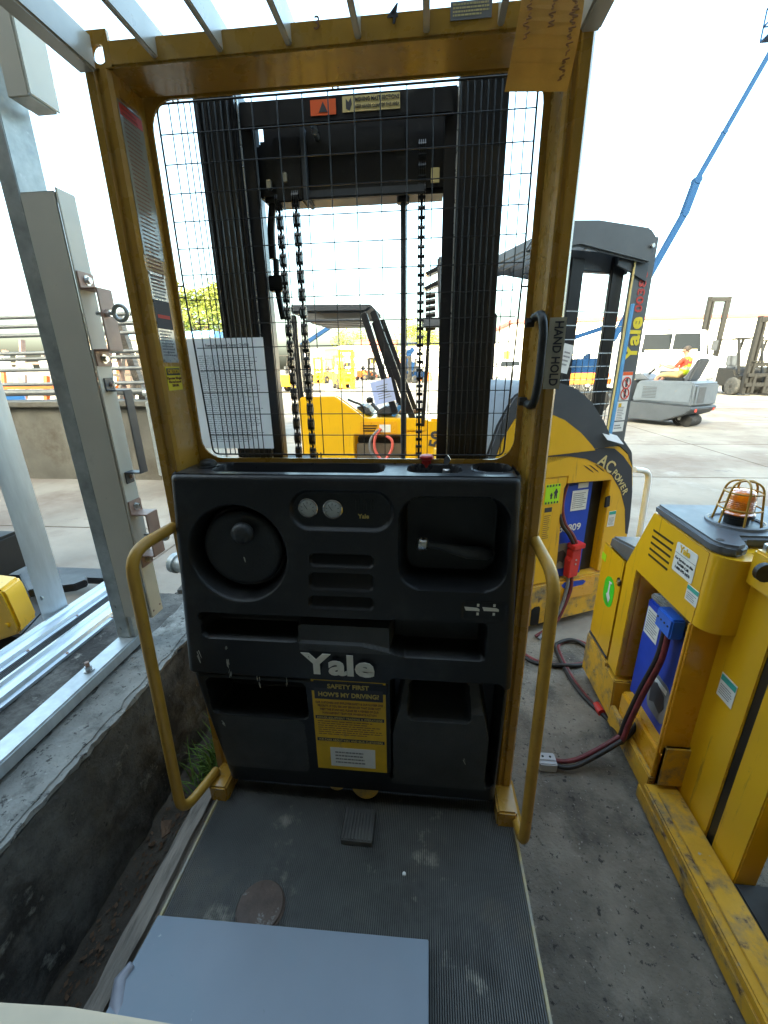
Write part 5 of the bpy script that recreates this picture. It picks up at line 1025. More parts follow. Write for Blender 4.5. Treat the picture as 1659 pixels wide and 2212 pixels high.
rack('orange_rack', 'orange steel rack frame behind the railing near the timber', -7.8, 8.6, 2.8, 1.7, 'orange_paint', 'rack', 8)
rack('pale_board_rack', 'pale boards standing in a rack behind the railing at far left', -9.2, 9.2, 3.2, 2.1, 'wall_white', 'boards', 14, .14)
rack('rusty_rack', 'rusty brown pole rack standing behind the railing', -8.2, 10.2, 5.0, 2.4, 'bracket_pink', 'rack', 16, .10)
rack('yellow_beam_rack', 'short yellow beams behind the railing at the right end', -5.2, 9.0, 1.6, 1.5, 'yellow_clean', 'beams', 6)
SS = empty('sheet_stack', (-4.6, 9.5, 0), 'stack of grey corrugated sheets on a steel rack behind the gate frame', 'sheet stack')
for k in range(7): box('corrugated_sheet', (-6.0, 9.2, 1.75+.07*k), (-3.6, 10.4, 1.80+.07*k), 'wall_grey', SS, .01)
for x in (-5.8, -4.9, -3.8): box('rack_leg', (x, 9.3, 0), (x+.08, 10.3, 1.75), 'galvanised', SS, .005)
box('white_cabinet', (-5.4, 9.25, .2), (-4.95, 9.8, 1.6), 'white_paint', SS, .01)
AB = empty('steel_box', (-2.5, 5.2, 0), 'grey steel box on the ground behind the left post', 'box')
a, b = onY(320, 868, 5.0), onY(345, 985, 5.0); box('box_body', (a[0]-.05, 5.0, .3), (a[0]+.6, 5.6, a[2]), 'galvanised', AB, .01); box('box_base', (a[0]-.02, 5.02, 0), (a[0]+.57, 5.5, .299), 'dark_grey', AB, .01); cyl('box_pipe', (a[0]-.1, 5.1, a[2]+.1), (a[0]+.5, 5.1, a[2]+.02), .04, 'galvanised', AB)
# forklift corner at the left edge
LF = empty('yard_forklift', (-2.4, 1.9, 0), 'yellow forklift with black tyre and fork cut off by the left edge', 'forklift')
c_ = Vector(onY(2, 1445, 1.9)); rt_ = (Vector(onY(62, 1385, 1.9))-c_).length
wheel('tyre', c_, (.35, -.94, 0), rt_, .26, LF, rim='dark_grey')
ar = [(math.cos(RAD(a))*(rt_+.07), math.sin(RAD(a))*(rt_+.07)) for a in range(5, 175, 15)]; d_ = Vector((.94, .35, 0)); n_ = Vector((.35, -.94, 0))
fb = MB()
for i in range(len(ar)-1):
    p0_, p1_ = [c_+d_*q[0]+Vector((0, 0, q[1])) for q in (ar[i], ar[i+1])]; fb.prism([p0_-n_*.2, p1_-n_*.2, p1_+n_*.2, p0_+n_*.2], (p0_-c_).normalized()*.03)
fb.build('fender', 'cover_grey', LF, smooth=40)
prism('cowl', [tuple(onY(u, v, 1.74)) for u, v in ((-60, 1268), (2, 1276), (12, 1290), (44, 1360), (40, 1371), (-60, 1405))], (-.05, .16, 0), 'yellow_clean', LF, .015); p = onY(14, 1352, 1.735); cyl('cowl_bolt', (p[0], 1.74, p[2]), (p[0], 1.73, p[2]), .014, 'yellow_clean', LF)
box('fork', (-3.0, 2.52, .12), (-1.99, 2.68, .17), 'mast_black', LF, .008); p = onZ(186, 1240, .3)
fk = prism('fork', [tuple(onZ(u, v, .34)) for u, v in ((40, 1238), (172, 1240), (187, 1243), (186, 1252), (160, 1262), (60, 1275))], (0, 0, -.05), 'mast_black', LF, .006)
box('carriage', (-3.1, 2.05, .15), (-2.85, 2.4, .85), 'mast_black', LF, .02); box('hydraulic_block', (-3.15, 1.95, .62), (-2.85, 2.3, .80), 'galvanised', LF, .02); box('lamp_red', (-2.95, 2.2, .95), (-2.86, 2.3, 1.15), 'red_plastic', LF, .01); box('chassis', (-3.6, 1.6, .22), (-2.75, 2.6, .50), 'machine_brown', LF, .02)
p = onZ(245, 1265, .56); DP = empty('door_guide', tuple(p), 'stacked metal door guide at the far end of the outer track', 'guide')
for k in range(3): box('guide_plate', (-1.44, 1.83+.01*k, .545+.03*k), (-1.36, 1.93, .56+.03*k), 'aluminium', DP, .004)
p = onZ(360, 1210, .60); PI = empty('drain_pipe', tuple(p), 'grey pipe stub lying on the plinth behind the gate frame', 'pipe'); cyl('pipe', (-1.13, 1.96, .60), (-.92, 1.90, .585), .045, 'galvanised', PI); cyl('pipe_collar', (-1.15, 1.966, .602), (-1.12, 1.957, .600), .055, 'galvanised', PI)

# ================================================================ SWEEPER and driver
SWE = empty('ride_on_sweeper', (0, 0, 0), 'grey ride-on floor sweeper carrying a driver in a lime vest', 'sweeper')
def sp(name, pts, y0, y1, m, bevel=.02, par=None): return prism(name, [(x, y0, z) for x, z in pts], (0, y1-y0, 0), m, par or SWE, bevel)
sp('lower_body', [(-.78, .12), (-.86, .30), (-.86, .62), (1.05, .56), (1.10, .50), (.95, .36), (.35, .12)], -.62, .62, 'sweeper_dark'); sp('upper_body', [(-.60, .625), (-.52, 1.16), (-.40, 1.20), (.95, 1.19), (1.04, 1.12), (1.06, .57)], -.58, .58, 'sweeper_grey', .04)
pn = box('side_panel', (-.42, -.60, .66), (1.0, -.582, 1.12), 'sweeper_grey', SWE, .01); 
for k in range(8): box('louvre', (-.30, -.606, .74+.04*k), (.10, -.601, .757+.04*k), 'sweeper_dark', pn, 0)
box('rear_panel', (1.065, -.50, .60), (1.085, .50, 1.10), 'sweeper_grey', SWE, .01); box('rear_grille', (1.086, -.42, .64), (1.092, -.10, 1.05), 'dark_grey', SWE, 0); 
for y in (-.45, .40): box('tail_lamp', (1.10, y, .42), (1.106, y+.09, .50), 'ink_red', SWE, 0)
sp('nose', [(-1.25, .30), (-1.25, .85), (-.98, 1.18), (-.72, 1.20), (-.72, .30)], -.55, .55, 'sweeper_dark', .05); sp('dash', [(-.80, 1.2), (-.88, 1.35), (-.62, 1.40), (-.35, 1.20)], -.3, .3, 'cover_grey', .03)
for y in (-.58, .58): wheel('front_wheel', (-.98, y, .25), (0, 1, 0), .25, .16, SWE)
wheel('rear_wheel', (.62, -.1, .20), (0, 1, 0), .20, .16, SWE); MB().lathe((.85, -.3, .16), (0, 1, 0), [(.05, 0), (.15, .02), (.15, .5), (.05, .52)], 20).build('brush', 'tyre', SWE)
sp('seat_back', [(.52, 1.20), (.80, 1.78), (.88, 1.76), (.70, 1.19)], -.25, .25, 'dark_grey', .04); sp('seat_base', [(.0, 1.195), (.0, 1.27), (.55, 1.27), (.55, 1.195)], -.25, .25, 'mast_black', .03)
MB().tube([(-.42+.17*math.cos(a)*.75, .17*math.sin(a), 1.52+.17*math.cos(a)*.66) for a in [2*math.pi*k/24 for k in range(24)]], .014, 8, closed=True).build('steering_wheel', 'mast_black', SWE); cyl('steering_column', (-.42, 0, 1.52), (-.62, 0, 1.30), .025, 'mast_black', SWE); cyl('filler_cap', (-.86, -.2, 1.2), (-.86, -.2, 1.31), .09, 'sticker_cream', SWE)
# the driver: one skinned body
def person_mesh(name, J, E, matfn, mats, parent):
    me = bpy.data.meshes.new(name); names = list(J); me.from_pydata([J[k][0] for k in names], [(names.index(a), names.index(b)) for a, b in E], [])
    o = bpy.data.objects.new(name, me); COL.objects.link(o)
    md = o.modifiers.new('skin', 'SKIN'); md.use_smooth_shade = True
    for i, k in enumerate(names):
        s = me.skin_vertices[0].data[i]; r = J[k][1]; s.radius = (r, r) if not isinstance(r, tuple) else r; s.use_root = (k == 'pelvis')
    ss_ = o.modifiers.new('sub', 'SUBSURF'); ss_.levels = 2; ss_.render_levels = 2
    me2 = bpy.data.meshes.new_from_object(o.evaluated_get(bpy.context.evaluated_depsgraph_get())); bpy.data.objects.remove(o)
    me2.materials.clear()
    for m in mats: me2.materials.append(MATS[m])
    bones = [(Vector(J[a][0]), Vector(J[b][0]), b) for a, b in E]
    for p in me2.polygons:
        c = p.center; best = None
        for a, b, nm in bones:
            ab = b-a; t = max(0, min(1, (c-a).dot(ab)/max(ab.length_squared, 1e-9))); d = (c-(a+ab*t)).length
            if best is None or d < best[0]: best = (d, nm, t)
        p.material_index = matfn(best[1], best[2], c); p.use_smooth = True
    me2.name = name; o = bpy.data.objects.new(name, me2); return finish(o, parent, Vector((0, 0, 0)))
PE = empty('person', (0, 0, 0), 'driver in lime safety vest, red shirt and khaki shorts seated on the sweeper', 'person')
J = {'pelvis': ((.36, 0, 1.36), .13), 'waist': ((.40, 0, 1.48), .125), 'chest': ((.42, 0, 1.66), .145), 'neckb': ((.39, 0, 1.80), .075), 'neck': ((.37, 0, 1.86), .055), 'headb': ((.345, 0, 1.92), .075), 'headm': ((.335, 0, 1.99), .088), 'headt': ((.345, 0, 2.05), .075)}
E = [('pelvis', 'waist'), ('waist', 'chest'), ('chest', 'neckb'), ('neckb', 'neck'), ('neck', 'headb'), ('headb', 'headm'), ('headm', 'headt')]
for s, q in ((-1, 'L'), (1, 'R')):
    J.update({'sh'+q: ((.40, .19*s, 1.76), .068), 'ua'+q: ((.33, .24*s, 1.63), .056), 'el'+q: ((.24, .26*s, 1.52), .046), 'fa'+q: ((.06, .21*s, 1.55), .038), 'wr'+q: ((-.12, .155*s, 1.60), .028), 'pm'+q: ((-.19, .14*s, 1.60), .030)})
    E += [('chest', 'sh'+q), ('sh'+q, 'ua'+q), ('ua'+q, 'el'+q), ('el'+q, 'fa'+q), ('fa'+q, 'wr'+q), ('wr'+q, 'pm'+q)]
    for i in range(4):
        dy = (-.024+.016*i)*1.0; J['f%d%s' % (i, q)] = ((-.235-.004*(i in (1, 2)), .14*s+dy, 1.585), .0095); J['g%d%s' % (i, q)] = ((-.235, .14*s+dy, 1.552), .0085); E += [('pm'+q, 'f%d%s' % (i, q)), ('f%d%s' % (i, q), 'g%d%s' % (i, q))]
    J['t'+q] = ((-.20, .14*s-.045*s, 1.59), .010); E.append(('pm'+q, 't'+q))
    J.update({'hp'+q: ((.30, .10*s, 1.34), .10), 'th'+q: ((.05, .14*s, 1.36), .085), 'kn'+q: ((-.17, .15*s, 1.33), .066), 'sn'+q: ((-.30, .15*s, 1.10), .058), 'an'+q: ((-.40, .15*s, .93), .042), 'ft'+q: ((-.44, .15*s, .89), .045), 'to'+q: ((-.60, .16*s, .90), .035)})
    E += [('pelvis', 'hp'+q), ('hp'+q, 'th'+q), ('th'+q, 'kn'+q), ('kn'+q, 'sn'+q), ('sn'+q, 'an'+q), ('an'+q, 'ft'+q), ('ft'+q, 'to'+q)]
def pm(nm, t, c):
    if nm.startswith(('waist', 'chest', 'neckb')): return 2 if (1.50 < c.z < 1.545 or (1.545 < c.z and .085 < abs(c.y) < .125)) else 1
    if nm.startswith(('sh', 'ua')) or (nm.startswith('el') and t < .5): return 3 if abs(c.y) > .15 or c.z < 1.74 else 1
    if nm.startswith(('hp', 'th', 'pelvis')) or (nm.startswith('kn') and t < .8): return 4
    if nm.startswith(('ft', 'to')): return 5
    return 0
pbody = person_mesh('body', J, E, pm, ['skin', 'vest', 'vest_band', 'shirt_red', 'khaki', 'shoe'], PE)
hr = MB()
prof = [(.092, -.02), (.094, .03), (.082, .07), (.05, .098), (.012, .106)]
hr.lathe((.360, 0, 1.995), (-.12, 0, 1), prof, 20); hr.build('hair', 'hair', PE, smooth=60)
MB().lathe((.255, 0, 1.97), (-1, 0, -.3), [(.018, 0), (.014, .012), (.005, .022)], 10).build('nose', 'skin', PE, smooth=60)
for s in (-1, 1): MB().lathe((.345, .088*s, 1.975), (0, s, 0), [(.024, 0), (.026, .008), (.012, .014)], 10).build('ear', 'skin', PE, smooth=60); MB().lathe((.254, .032*s, 1.992), (-1, 0, 0), [(.009, 0), (.006, .004)], 8).build('eye', 'ink', PE)
box('mouth', (.262, -.025, 1.925), (.268, .025, 1.932), 'ink_red', PE, 0)
sc_ = onZ(1432, 917, 0)
for o in (SWE, PE): o.location = (sc_[0]+.08, sc_[1]+.35, 0); o.scale = (.95,)*3; o.rotation_euler = (0, 0, RAD(-57))

# ================================================================ YARD BACKGROUND
def forklift(name, label, loc, rz, m, mast_h=2.6, sc=1., frame='machine_brown', group='forklifts parked across the yard'):
    E_ = empty(name, (0, 0, 0), label, 'forklift', group)
    prism('body', [(-.55, y, z) for y, z in ((-.7, .35), (-.7, .75), (-.45, .80), (-.35, 1.0), (.9, 1.08), (1.15, .95), (1.2, .35))], (1.1, 0, 0), m, E_, .04); box('counterweight', (-.56, .75, .30), (.56, 1.35, 1.02), m, E_, .08)
    box('seat', (-.25, .0, 1.02), (.25, .5, 1.12), 'dark_grey', E_, .03); box('seat_back', (-.25, .42, 1.12), (.25, .55, 1.55), 'dark_grey', E_, .03)
    for x in (-.48, .48):
        MB().bar((x, -.55, .8), (x, -.15, 2.15), .07, .07).build('guard_pillar', frame, E_); MB().bar((x, .95, 1.0), (x, .75, 2.15), .07, .07).build('guard_pillar', frame, E_)
        box('mast_rail', (x-.08, -1.0, .08), (x+.06, -.85, mast_h), frame, E_, .01); box('inner_rail', (x*.68-.05, -1.03, .08), (x*.68+.05, -.9, mast_h-.15), frame, E_, .01)
        box('fork', (x*.5-.06, -2.1, .06), (x*.5+.06, -1.05, .10), frame, E_, .01); box('fork_shank', (x*.5-.06, -1.10, .10), (x*.5+.06, -1.05, .85), frame, E_, .01)
        wheel('front_wheel', (x*1.05, -.45, .35), (1, 0, 0), .35, .25, E_, rim=m); wheel('rear_wheel', (x, .95, .26), (1, 0, 0), .26, .2, E_, rim=m)
    b = MB(); b.box((-.55, -.18, 2.15), (.55, -.08, 2.21)); b.box((-.55, .72, 2.15), (.55, .82, 2.21))
    for k in range(7): b.box((-.53+.165*k, -.08, 2.16), (-.49+.165*k, .72, 2.19))
    b.build('guard_roof', frame, E_)
    box('mast_crossbar', (-.5, -1.02, mast_h-.22), (.5, -.9, mast_h-.02), frame, E_, .01); box('mast_crossbar', (-.5, -1.0, 1.1), (.5, -.92, 1.25), frame, E_, .01); box('carriage', (-.55, -1.09, .35), (.55, -1.04, .5), frame, E_, .01); box('carriage', (-.55, -1.09, .72), (.55, -1.04, .85), frame, E_, .01); box('load_backrest', (-.5, -1.08, 1.26), (.5, -1.05, 1.31), frame, E_, .01)
    E_.location = loc; E_.rotation_euler = (0, 0, rz); E_.scale = (sc,)*3; return E_
def gp(u, Y, z=0): p = onY(u, 800, Y); return (float(p[0]), Y, z)
forklift('mast_forklift', 'brown forklift with upright mast right of the sweeper driver', gp(1598, 24), RAD(8), 'machine_brown', 2.9, 1.22)
forklift('mast_forklift', 'dark forklift cut off by the right picture edge in the yard', gp(1690, 25), RAD(-6), 'machine_brown', 2.7, 1.2)
forklift('mast_forklift', 'forklift whose tall mast rises behind the white truck cab', gp(1490, 34), RAD(10), 'machine_brown', 4.0, 1.4)
forklift('mast_forklift', 'yellow forklift far across the yard just right of the left lift chains', gp(742, 34), RAD(25), 'yellow_clean', 2.6, 1.1, 'yellow')
forklift('mast_forklift', 'yellow forklift far across the yard between left mast rail and chains', gp(634, 30), RAD(70), 'yellow_clean', 2.8, 1.1)
forklift('mast_forklift', 'yellow forklift far off, first left of the no entry sign', gp(700, 46), RAD(-20), 'yellow_clean', 2.4, 1.1, 'yellow')
forklift('mast_forklift', 'small orange forklift far off under the middle forklift roof', gp(790, 55), RAD(50), 'orange_paint', 2.4, 1.1)
forklift('mast_forklift', 'blue forklift far off between the lift rod and the right chain', gp(893, 44), RAD(-40), 'lift_blue', 2.4, 1.05)
# white truck facing the camera behind the sweeper
def cabtruck(name, label, loc, rz, w, h, ln, m='white_paint', cat='truck', flat=.35, boxh=None, lift=.45):
    E_ = empty(name, (0, 0, 0), label, cat)
    if boxh: box('cargo_box', (-w/2, 1.9, .6), (w/2, ln, boxh), m, E_, .03)
    hz = h*flat
    prism('cab', [(-w/2, y, z) for y, z in ((-.9, lift), (-.95, hz+lift*.4), (-.85, hz+lift*.6), (.10, hz+lift*.8), (.26, h-.05), (.6, h), (1.8, h), (1.88, lift))], (w, 0, 0), m, E_, .06)
    a = Vector((0, .10, hz+lift*.8)); b = Vector((0, .26, h-.05)); d = (b-a); n = Vector((0, -d.z, d.y)).normalized()
    prism('windscreen', [a+d*.10+n*.012+Vector((-w*.41, 0, 0)), a+d*.10+n*.012+Vector((w*.41, 0, 0)), a+d*.90+n*.012+Vector((w*.38, 0, 0)), a+d*.90+n*.012+Vector((-w*.38, 0, 0))], n*.01, 'glass', E_)
    for s in (-1, 1):
        prism('side_window', [(s*(w/2+.003), y, z) for y, z in ((.35, hz+lift), (.62, h-.16), (1.3, h-.16), (1.3, hz+lift))], (s*.01, 0, 0), 'glass', E_)
        box('headlamp', (s*w*.40-.13, -.975, hz*.72), (s*w*.40+.13, -.945, hz*.72+.16), 'steel', E_, .01); box('mirror', (s*(w/2+.22)-.09, .15, hz+lift), (s*(w/2+.22)+.09, .22, hz+lift+.35), 'dark_grey', E_, .02); cyl('mirror_arm', (s*w/2, .25, hz+lift+.1), (s*(w/2+.22), .2, hz+lift+.1), .02, 'dark_grey', E_, n=6)
        wheel('wheel', (s*(w/2-.12), -.1, .42), (1, 0, 0), .42, .26, E_); wheel('wheel', (s*(w/2-.12), max(1.2, ln-1.0), .42), (1, 0, 0), .42, .26, E_)
    gl = box('grille', (-w*.26, -.985, hz*.45), (w*.26, -.955, hz*.95), 'dark_grey', E_, .01)
    for k in range(4): box('grille_bar', (-w*.25, -.995, hz*(.5+.11*k)), (w*.25, -.986, hz*(.5+.11*k)+.03), 'steel', gl, 0)
    box('bumper', (-w/2-.03, -1.08, lift-.1), (w/2+.03, -.98, lift+.14), 'steel', E_, .03)
    E_.location = loc; E_.rotation_euler = (0, 0, rz); return E_
tk_ = cabtruck('white_truck', 'white truck cab facing the camera behind the sweeper driver', gp(1443, 17), RAD(-6), 2.35, 2.68, 6.5, boxh=2.45, flat=.526, lift=.55)
box('screen_divider', (-.03, .08, 1.88), (.03, .10, 2.55), 'white_paint', tk_, 0); box('dash_top', (-.85, .10, 1.93), (.85, .13, 2.02), 'sticker_cream', tk_, 0)
p_ = box('roof_marker_lamp', (-.15, .7, 2.86), (.15, .85, 2.93), 'orange_paint', tk_, .01); p_.location.z -= .18
cabtruck('white_pickup', 'white pickup truck facing the camera right of the mast', gp(1102, 38), RAD(4), 2.0, 1.95, 5.2, flat=.55, cat='pickup')
cabtruck('white_pickup', 'white pickup truck far off beside the no entry sign', gp(742, 52), RAD(-10), 2.1, 2.2, 5.2, flat=.55, cat='pickup')
cabtruck('white_pickup', 'pale pickup seen between the middle forklift guard pillars far off', gp(850, 56), RAD(10), 2.0, 2.0, 5.2, flat=.55, cat='pickup')
for nm, lab, u, Y, w, h in (('box_truck', 'white box truck body with yellow square above the far pickup', 765, 60, 4.2, 4.3), ('box_truck', 'smaller white box truck with yellow square left of the green container', 806, 62, 3.2, 3.5), ('box_truck', 'white box truck with yellow square behind the right pickup', 1092, 46, 4.6, 3.6)):
    c = gp(u, Y); E_ = empty(nm, c, lab, 'truck'); box('cargo_box', (c[0]-w/2, Y, .9), (c[0]+w/2, Y+3, h), 'white_paint', E_, .05); box('yellow_square', (c[0]-.35, Y-.02, h-1.5), (c[0]+.35, Y-.001, h-.7), 'sticker_yellow', E_, 0); box('frame', (c[0]-w/2+.1, Y+.1, .5), (c[0]+w/2-.1, Y+2.9, .899), 'dark_grey', E_, .02)
    for x in (c[0]-w*.35, c[0]+w*.35): wheel('wheel', (x, Y+.3, .48), (0, 1, 0), .48, .3, E_)
CT = empty('green_container', gp(832, 66), 'green shipping container in the far yard', 'container'); c = gp(832, 66)
cb_ = MB().box((c[0]-1.2, 66, 0), (c[0]+1.2, 72, 3.6)).build('container_shell', 'container_green', CT, bevel=.05)
for k in range(8): box('corrugation', (c[0]-1.1+.28*k, 65.94, .2), (c[0]-1.0+.28*k, 65.999, 3.4), 'container_green', cb_, 0)
for nm, lab, u, w, h, m in (('red_shed', 'red shed wall left of the far box trucks', 722, 3, 4.2, 'brick_red'), ('red_bin', 'red bin between green container and pickup far off', 868, 2.2, 2.3, 'brick_red'), ('red_shed', 'red shed wall above the small box truck', 812, 6.5, 5.4, 'brick_red')):
    c = gp(u, 70 if h > 3 else 62); E_ = empty(nm, c, lab, 'shed' if h > 3 else 'bin'); box('wall', (c[0]-w/2, c[1], 0), (c[0]+w/2, c[1]+3, h), m, E_, .03); box('lid', (c[0]-w/2-.1, c[1]-.1, h+.002), (c[0]+w/2+.1, c[1]+3.1, h+.2), m, E_, .03)
SG = empty('no_entry_sign', gp(712+25, 42), 'round red no entry sign on a post across the yard', 'sign'); c = gp(735, 44); cyl('sign_post', (c[0], 44, 0), (c[0], 44, 2.4), .05, 'galvanised', SG, n=8); cyl('sign_disc', (c[0], 43.94, 2.3), (c[0], 43.9, 2.3), .62, 'red_plastic', SG, n=28); box('sign_bar', (c[0]-.42, 43.88, 2.2), (c[0]+.42, 43.895, 2.4), 'sticker_white', SG, 0); SG.location = (c[0], 44, 0); 
for ch in SG.children: ch.matrix_parent_inverse = Matrix.Translation(SG.location).inverted()
for i, (u, Y) in enumerate(((838, 60), (858, 52), (900, 48), (897, 52), (870, 58), (1068, 44))):
    c = gp(u, Y); lab = ['orange delineator post near the green container', 'orange delineator post between the guard pillars', 'orange delineator post left of the right lift chain', 'orange delineator post just behind the one at the lift chain', 'orange delineator post by the red bin', 'orange delineator post left of the right pickup'][i]
    E_ = empty('delineator_post', c, lab, 'post', 'orange delineator posts in the yard'); MB().lathe(c, (0, 0, 1), [(.22, 0), (.22, .05), (.06, .07), (.05, 1.1), (.03, 1.13)], 12).build('post_body', 'orange_paint', E_, smooth=40); cyl('reflective_band', (c[0], c[1], .75), (c[0], c[1], .9), .056, 'sticker_white', E_, n=12)
# boom lifts
def boomlift(name, label, base, pts, rad, m):
    E_ = empty(name, base, label, 'boom lift'); b = Vector(base)
    box('chassis', (b.x-1.1, b.y-.9, .5), (b.x+1.1, b.y+.9, 1.1), m, E_, .05); box('turret', (b.x-.8, b.y-.7, 1.101), (b.x+.9, b.y+.7, 2.1), m, E_, .08)
    for x in (-.9, .9):
        for y in (-.8, .8): wheel('wheel', (b.x+x, b.y+y, .5), (0, 1, 0), .5, .35, E_)
    for (p, q), r in zip(zip(pts[:-1], pts[1:]), rad): MB().bar(p, q, r*2, r*2, (0, 1, 0)).build('boom_section', m, E_, bevel=.02); MB().lathe(Vector(q)-Vector((0, r*1.2, 0)), (0, 1, 0), [(r*1.05, 0), (r*1.05, r*2.4)], 14).build('boom_joint', m, E_)
    e = Vector(pts[-1]); bk = MB()
    for dx in (-.6, .6):
        for dy in (-.4, .4): bk.bar(e+Vector((dx, dy, -.2)), e+Vector((dx, dy, .9)), .05, .05)
    for z in (.3, .9):
        for dy in (-.4, .4): bk.bar(e+Vector((-.6, dy, z)), e+Vector((.6, dy, z)), .05, .05)
        for dx in (-.6, .6): bk.bar(e+Vector((dx, -.4, z)), e+Vector((dx, .4, z)), .05, .05)
    bk.box(e+Vector((-.62, -.42, -.25)), e+Vector((.62, .42, -.19))); bk.build('basket', m, E_); return E_
Yb = 26
boomlift('boom_lift', 'blue telescopic boom lift reaching up the sky at right', gp(1296, Yb), [gp(1300, Yb, 2.0), tuple(onY(1478, 462, Yb)), tuple(onY(1505, 390, Yb)), tuple(onY(1565, 285, Yb)), tuple(onY(1672, 98, Yb)), tuple(onY(1692, 60, Yb))], (.14, .16, .10, .09, .08), 'lift_blue')
boomlift('boom_lift', 'small blue boom lift beyond the yellow forklift at left', gp(648, 48), [gp(650, 48, 2.0), tuple(onY(655, 745, 48)), tuple(onY(715, 705, 48)), tuple(onY(742, 682, 48))], (.25, .2, .16), 'lift_blue')
boomlift('boom_lift', 'blue access lift beside the right lift chain in the far yard', gp(884, 58), [gp(884, 58, 2.0), tuple(onY(884, 762, 58)), tuple(onY(890, 757, 58))], (.35, .3), 'lift_blue')
OF = empty('flatbed_trailer', gp(1262, 15), 'orange flatbed trailer with blue load seen through the reach truck mesh', 'trailer'); c = gp(1262, 15)
box('bed', (c[0]-.9, 15, .95), (c[0]+.9, 17, 1.12), 'orange_paint', OF, .02); box('headboard', (c[0]-.85, 15.1, 1.121), (c[0]+.85, 15.2, 1.30), 'orange_paint', OF, .02); box('load', (c[0]-.4, 15.3, 1.121), (c[0]+.8, 16.8, 1.75), 'lift_blue', OF, .05)
for x in (-.2, .5): wheel('wheel', (c[0]+x, 15.0, .4), (0, 1, 0), .4, .25, OF)
MB().bar((c[0]-.9, 16, 2.2), (c[0]+.9, 16, 2.75), .12, .14).build('blue_beam', 'lift_blue', OF); MB().bar((c[0]-.5, 16, 1.1), (c[0]-.5, 16, 2.3), .1, .1).build('beam_post', 'lift_blue', OF)
# far buildings
def shed(name, label, x0, x1, y, h, wall, roof, rh=.35, d=14, doors=()):
    E_ = empty(name, ((x0+x1)/2, y, 0), label, 'building'); box('wall', (x0, y, 0), (x1, y+d, h), wall, E_, .02); box('roof', (x0-.4, y-.4, h+.002), (x1+.4, y+d+.4, h+rh), roof, E_, .02)
    k = 0
    for dx in doors: box('door', (dx-1.6, y-.06, .01), (dx+1.6, y-.002, min(h-1, 4.2)), 'wall_grey', E_, 0)
    return E_
a = onY(1160, 690, 62); shed('warehouse', 'long white warehouse with dark red roof edge behind the right forklifts', a[0]-3, 95, 62, a[2]-.4, 'wall_white', 'roof_red', .42, doors=(a[0]+14, a[0]+26, a[0]+44))
a = onY(700, 752, 78); shed('low_building', 'long low white building with pale roof across the yard', a[0]-4, 12, 78, a[2]-.5, 'wall_white', 'wall_white', .5, doors=(-8, 2))
a = onY(405, 722, 38); shed('blue_roof_shed', 'pale shed with light blue roof below the sunlit tree at left', a[0]-5, a[0]+2.2, 38, a[2]-.3, 'wall_white', 'roof_blue', .5)
a = onY(260, 735, 20); shed('white_shed', 'white shed wall between gate frame and left post', a[0]-2.4, a[0]+1.4, 20, a[2], 'wall_white', 'wall_grey', .15, 5)
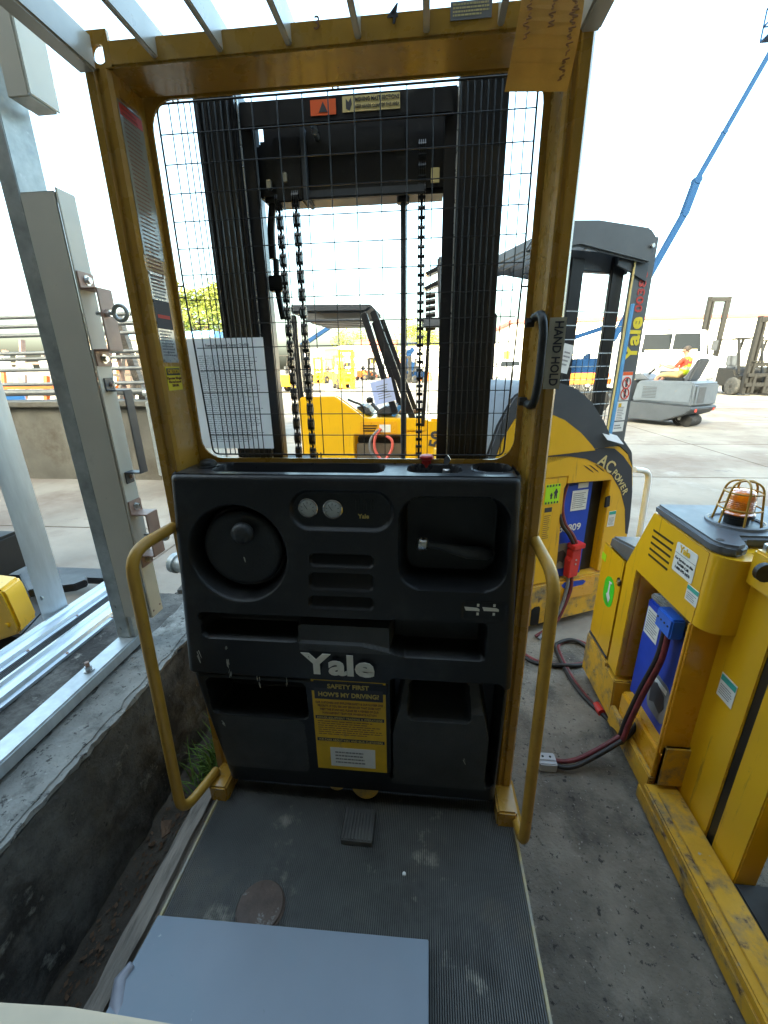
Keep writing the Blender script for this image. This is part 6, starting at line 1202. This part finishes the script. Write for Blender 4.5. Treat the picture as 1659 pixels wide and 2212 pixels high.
# trees
def tree(name, label, c, h, cr, m, n=2600, seed=1, group='trees at the back of the yard', nc=18):
    R = random.Random(seed); E_ = empty(name, c, label, 'tree', group); c = Vector(c); b = MB(); top = c+Vector((0, 0, h*.62))
    b.tube([c, c+Vector((.1, 0, h*.2)), c+Vector((-.05, .1, h*.42)), top], [h*.035, h*.028, h*.02, h*.008], 8)
    cl = []
    for i in range(nc):
        a = R.random()*6.28; rr = cr*math.sqrt(R.random())*.8; q = c+Vector((math.cos(a)*rr, math.sin(a)*rr, h*R.uniform(.38, .9))); k = 1-abs((q.z-c.z)/h-.6)*1.1; q = Vector((c.x+(q.x-c.x)*k, c.y+(q.y-c.y)*k, q.z)); cl.append((q, cr*R.uniform(.22, .42)))
        b.tube([c+Vector((0, 0, h*R.uniform(.25, .5))), (c+q)/2+Vector((0, 0, h*.18)), q], [h*.012, h*.008, h*.003], 5)
    b.build('trunk', 'bark', E_, smooth=50)
    V = []; F = []
    for i in range(n):
        q, r = R.choice(cl); d = Vector((R.gauss(0, 1), R.gauss(0, 1), R.gauss(0, .8))); d = d.normalized()*r*R.random()**.4; p = q+d; s = h*R.uniform(.011, .024); x, y = basis((R.gauss(0, 1), R.gauss(0, 1), R.gauss(0, 1)+.4)); k = len(V)
        V += [p+x*s, p+y*s*.6, p-x*s, p-y*s*.6]; F.append((k, k+1, k+2, k+3))
    mk('crown', V, F, m, E_); return E_
a = onY(428, 700, 46); tree('leafy_tree', 'sunlit yellow-green tree left of the mast above the blue roof', (a[0], 46, 0), 10.2, 4.2, 'leaf_light', 4200, 3)
a = onY(392, 700, 44); tree('leafy_tree', 'smaller sunlit tree beside the left yellow post', (a[0], 44, 0), 7.6, 3.0, 'leaf_light', 2600, 8)
a = onY(728, 700, 84); tree('leafy_tree', 'green tree above the far low building left of centre', (a[0], 95, 0), 9.5, 5.0, 'leaf_light', 2000, 4)
a = onY(898, 700, 90); tree('leafy_tree', 'green tree above the roofs near the right lift chain', (a[0], 95, 0), 10.5, 6.5, 'leaf_light', 2200, 5)
a = onY(858, 700, 64); tree('leafy_tree', 'small bushy tree by the red bin in the far yard', (a[0], 66, 0), 4.6, 2.4, 'leaf_light', 1400, 6)
a = onY(925, 700, 90); tree('leafy_tree', 'pale tree beyond the hidden truck mast', (a[0], 92, 0), 9.0, 4.5, 'leaf_light', 1500, 7)
SH = heap('road_barrier', 'row of orange barriers under the far trees at right of centre', gp(905, 50)[0], 50, 3.5, 1.0, .4, 'orange_paint', 'barrier', 4)

for i, (x, h) in enumerate(((-18, 17), (-11, 18.5), (-4.5, 17), (2, 18.5), (8.5, 17.5))): tree('shade_tree', ('leftmost', 'second from left', 'middle', 'second from right', 'rightmost')[i]+' of five tall trees behind the building, out of view', (x, -12.5, 0), h, 5.4, 'leaf_dark', 15000, 30+i, 'trees behind the building', 40)  # unseen trees added and sized to throw dappled shade over the yard and sweeper
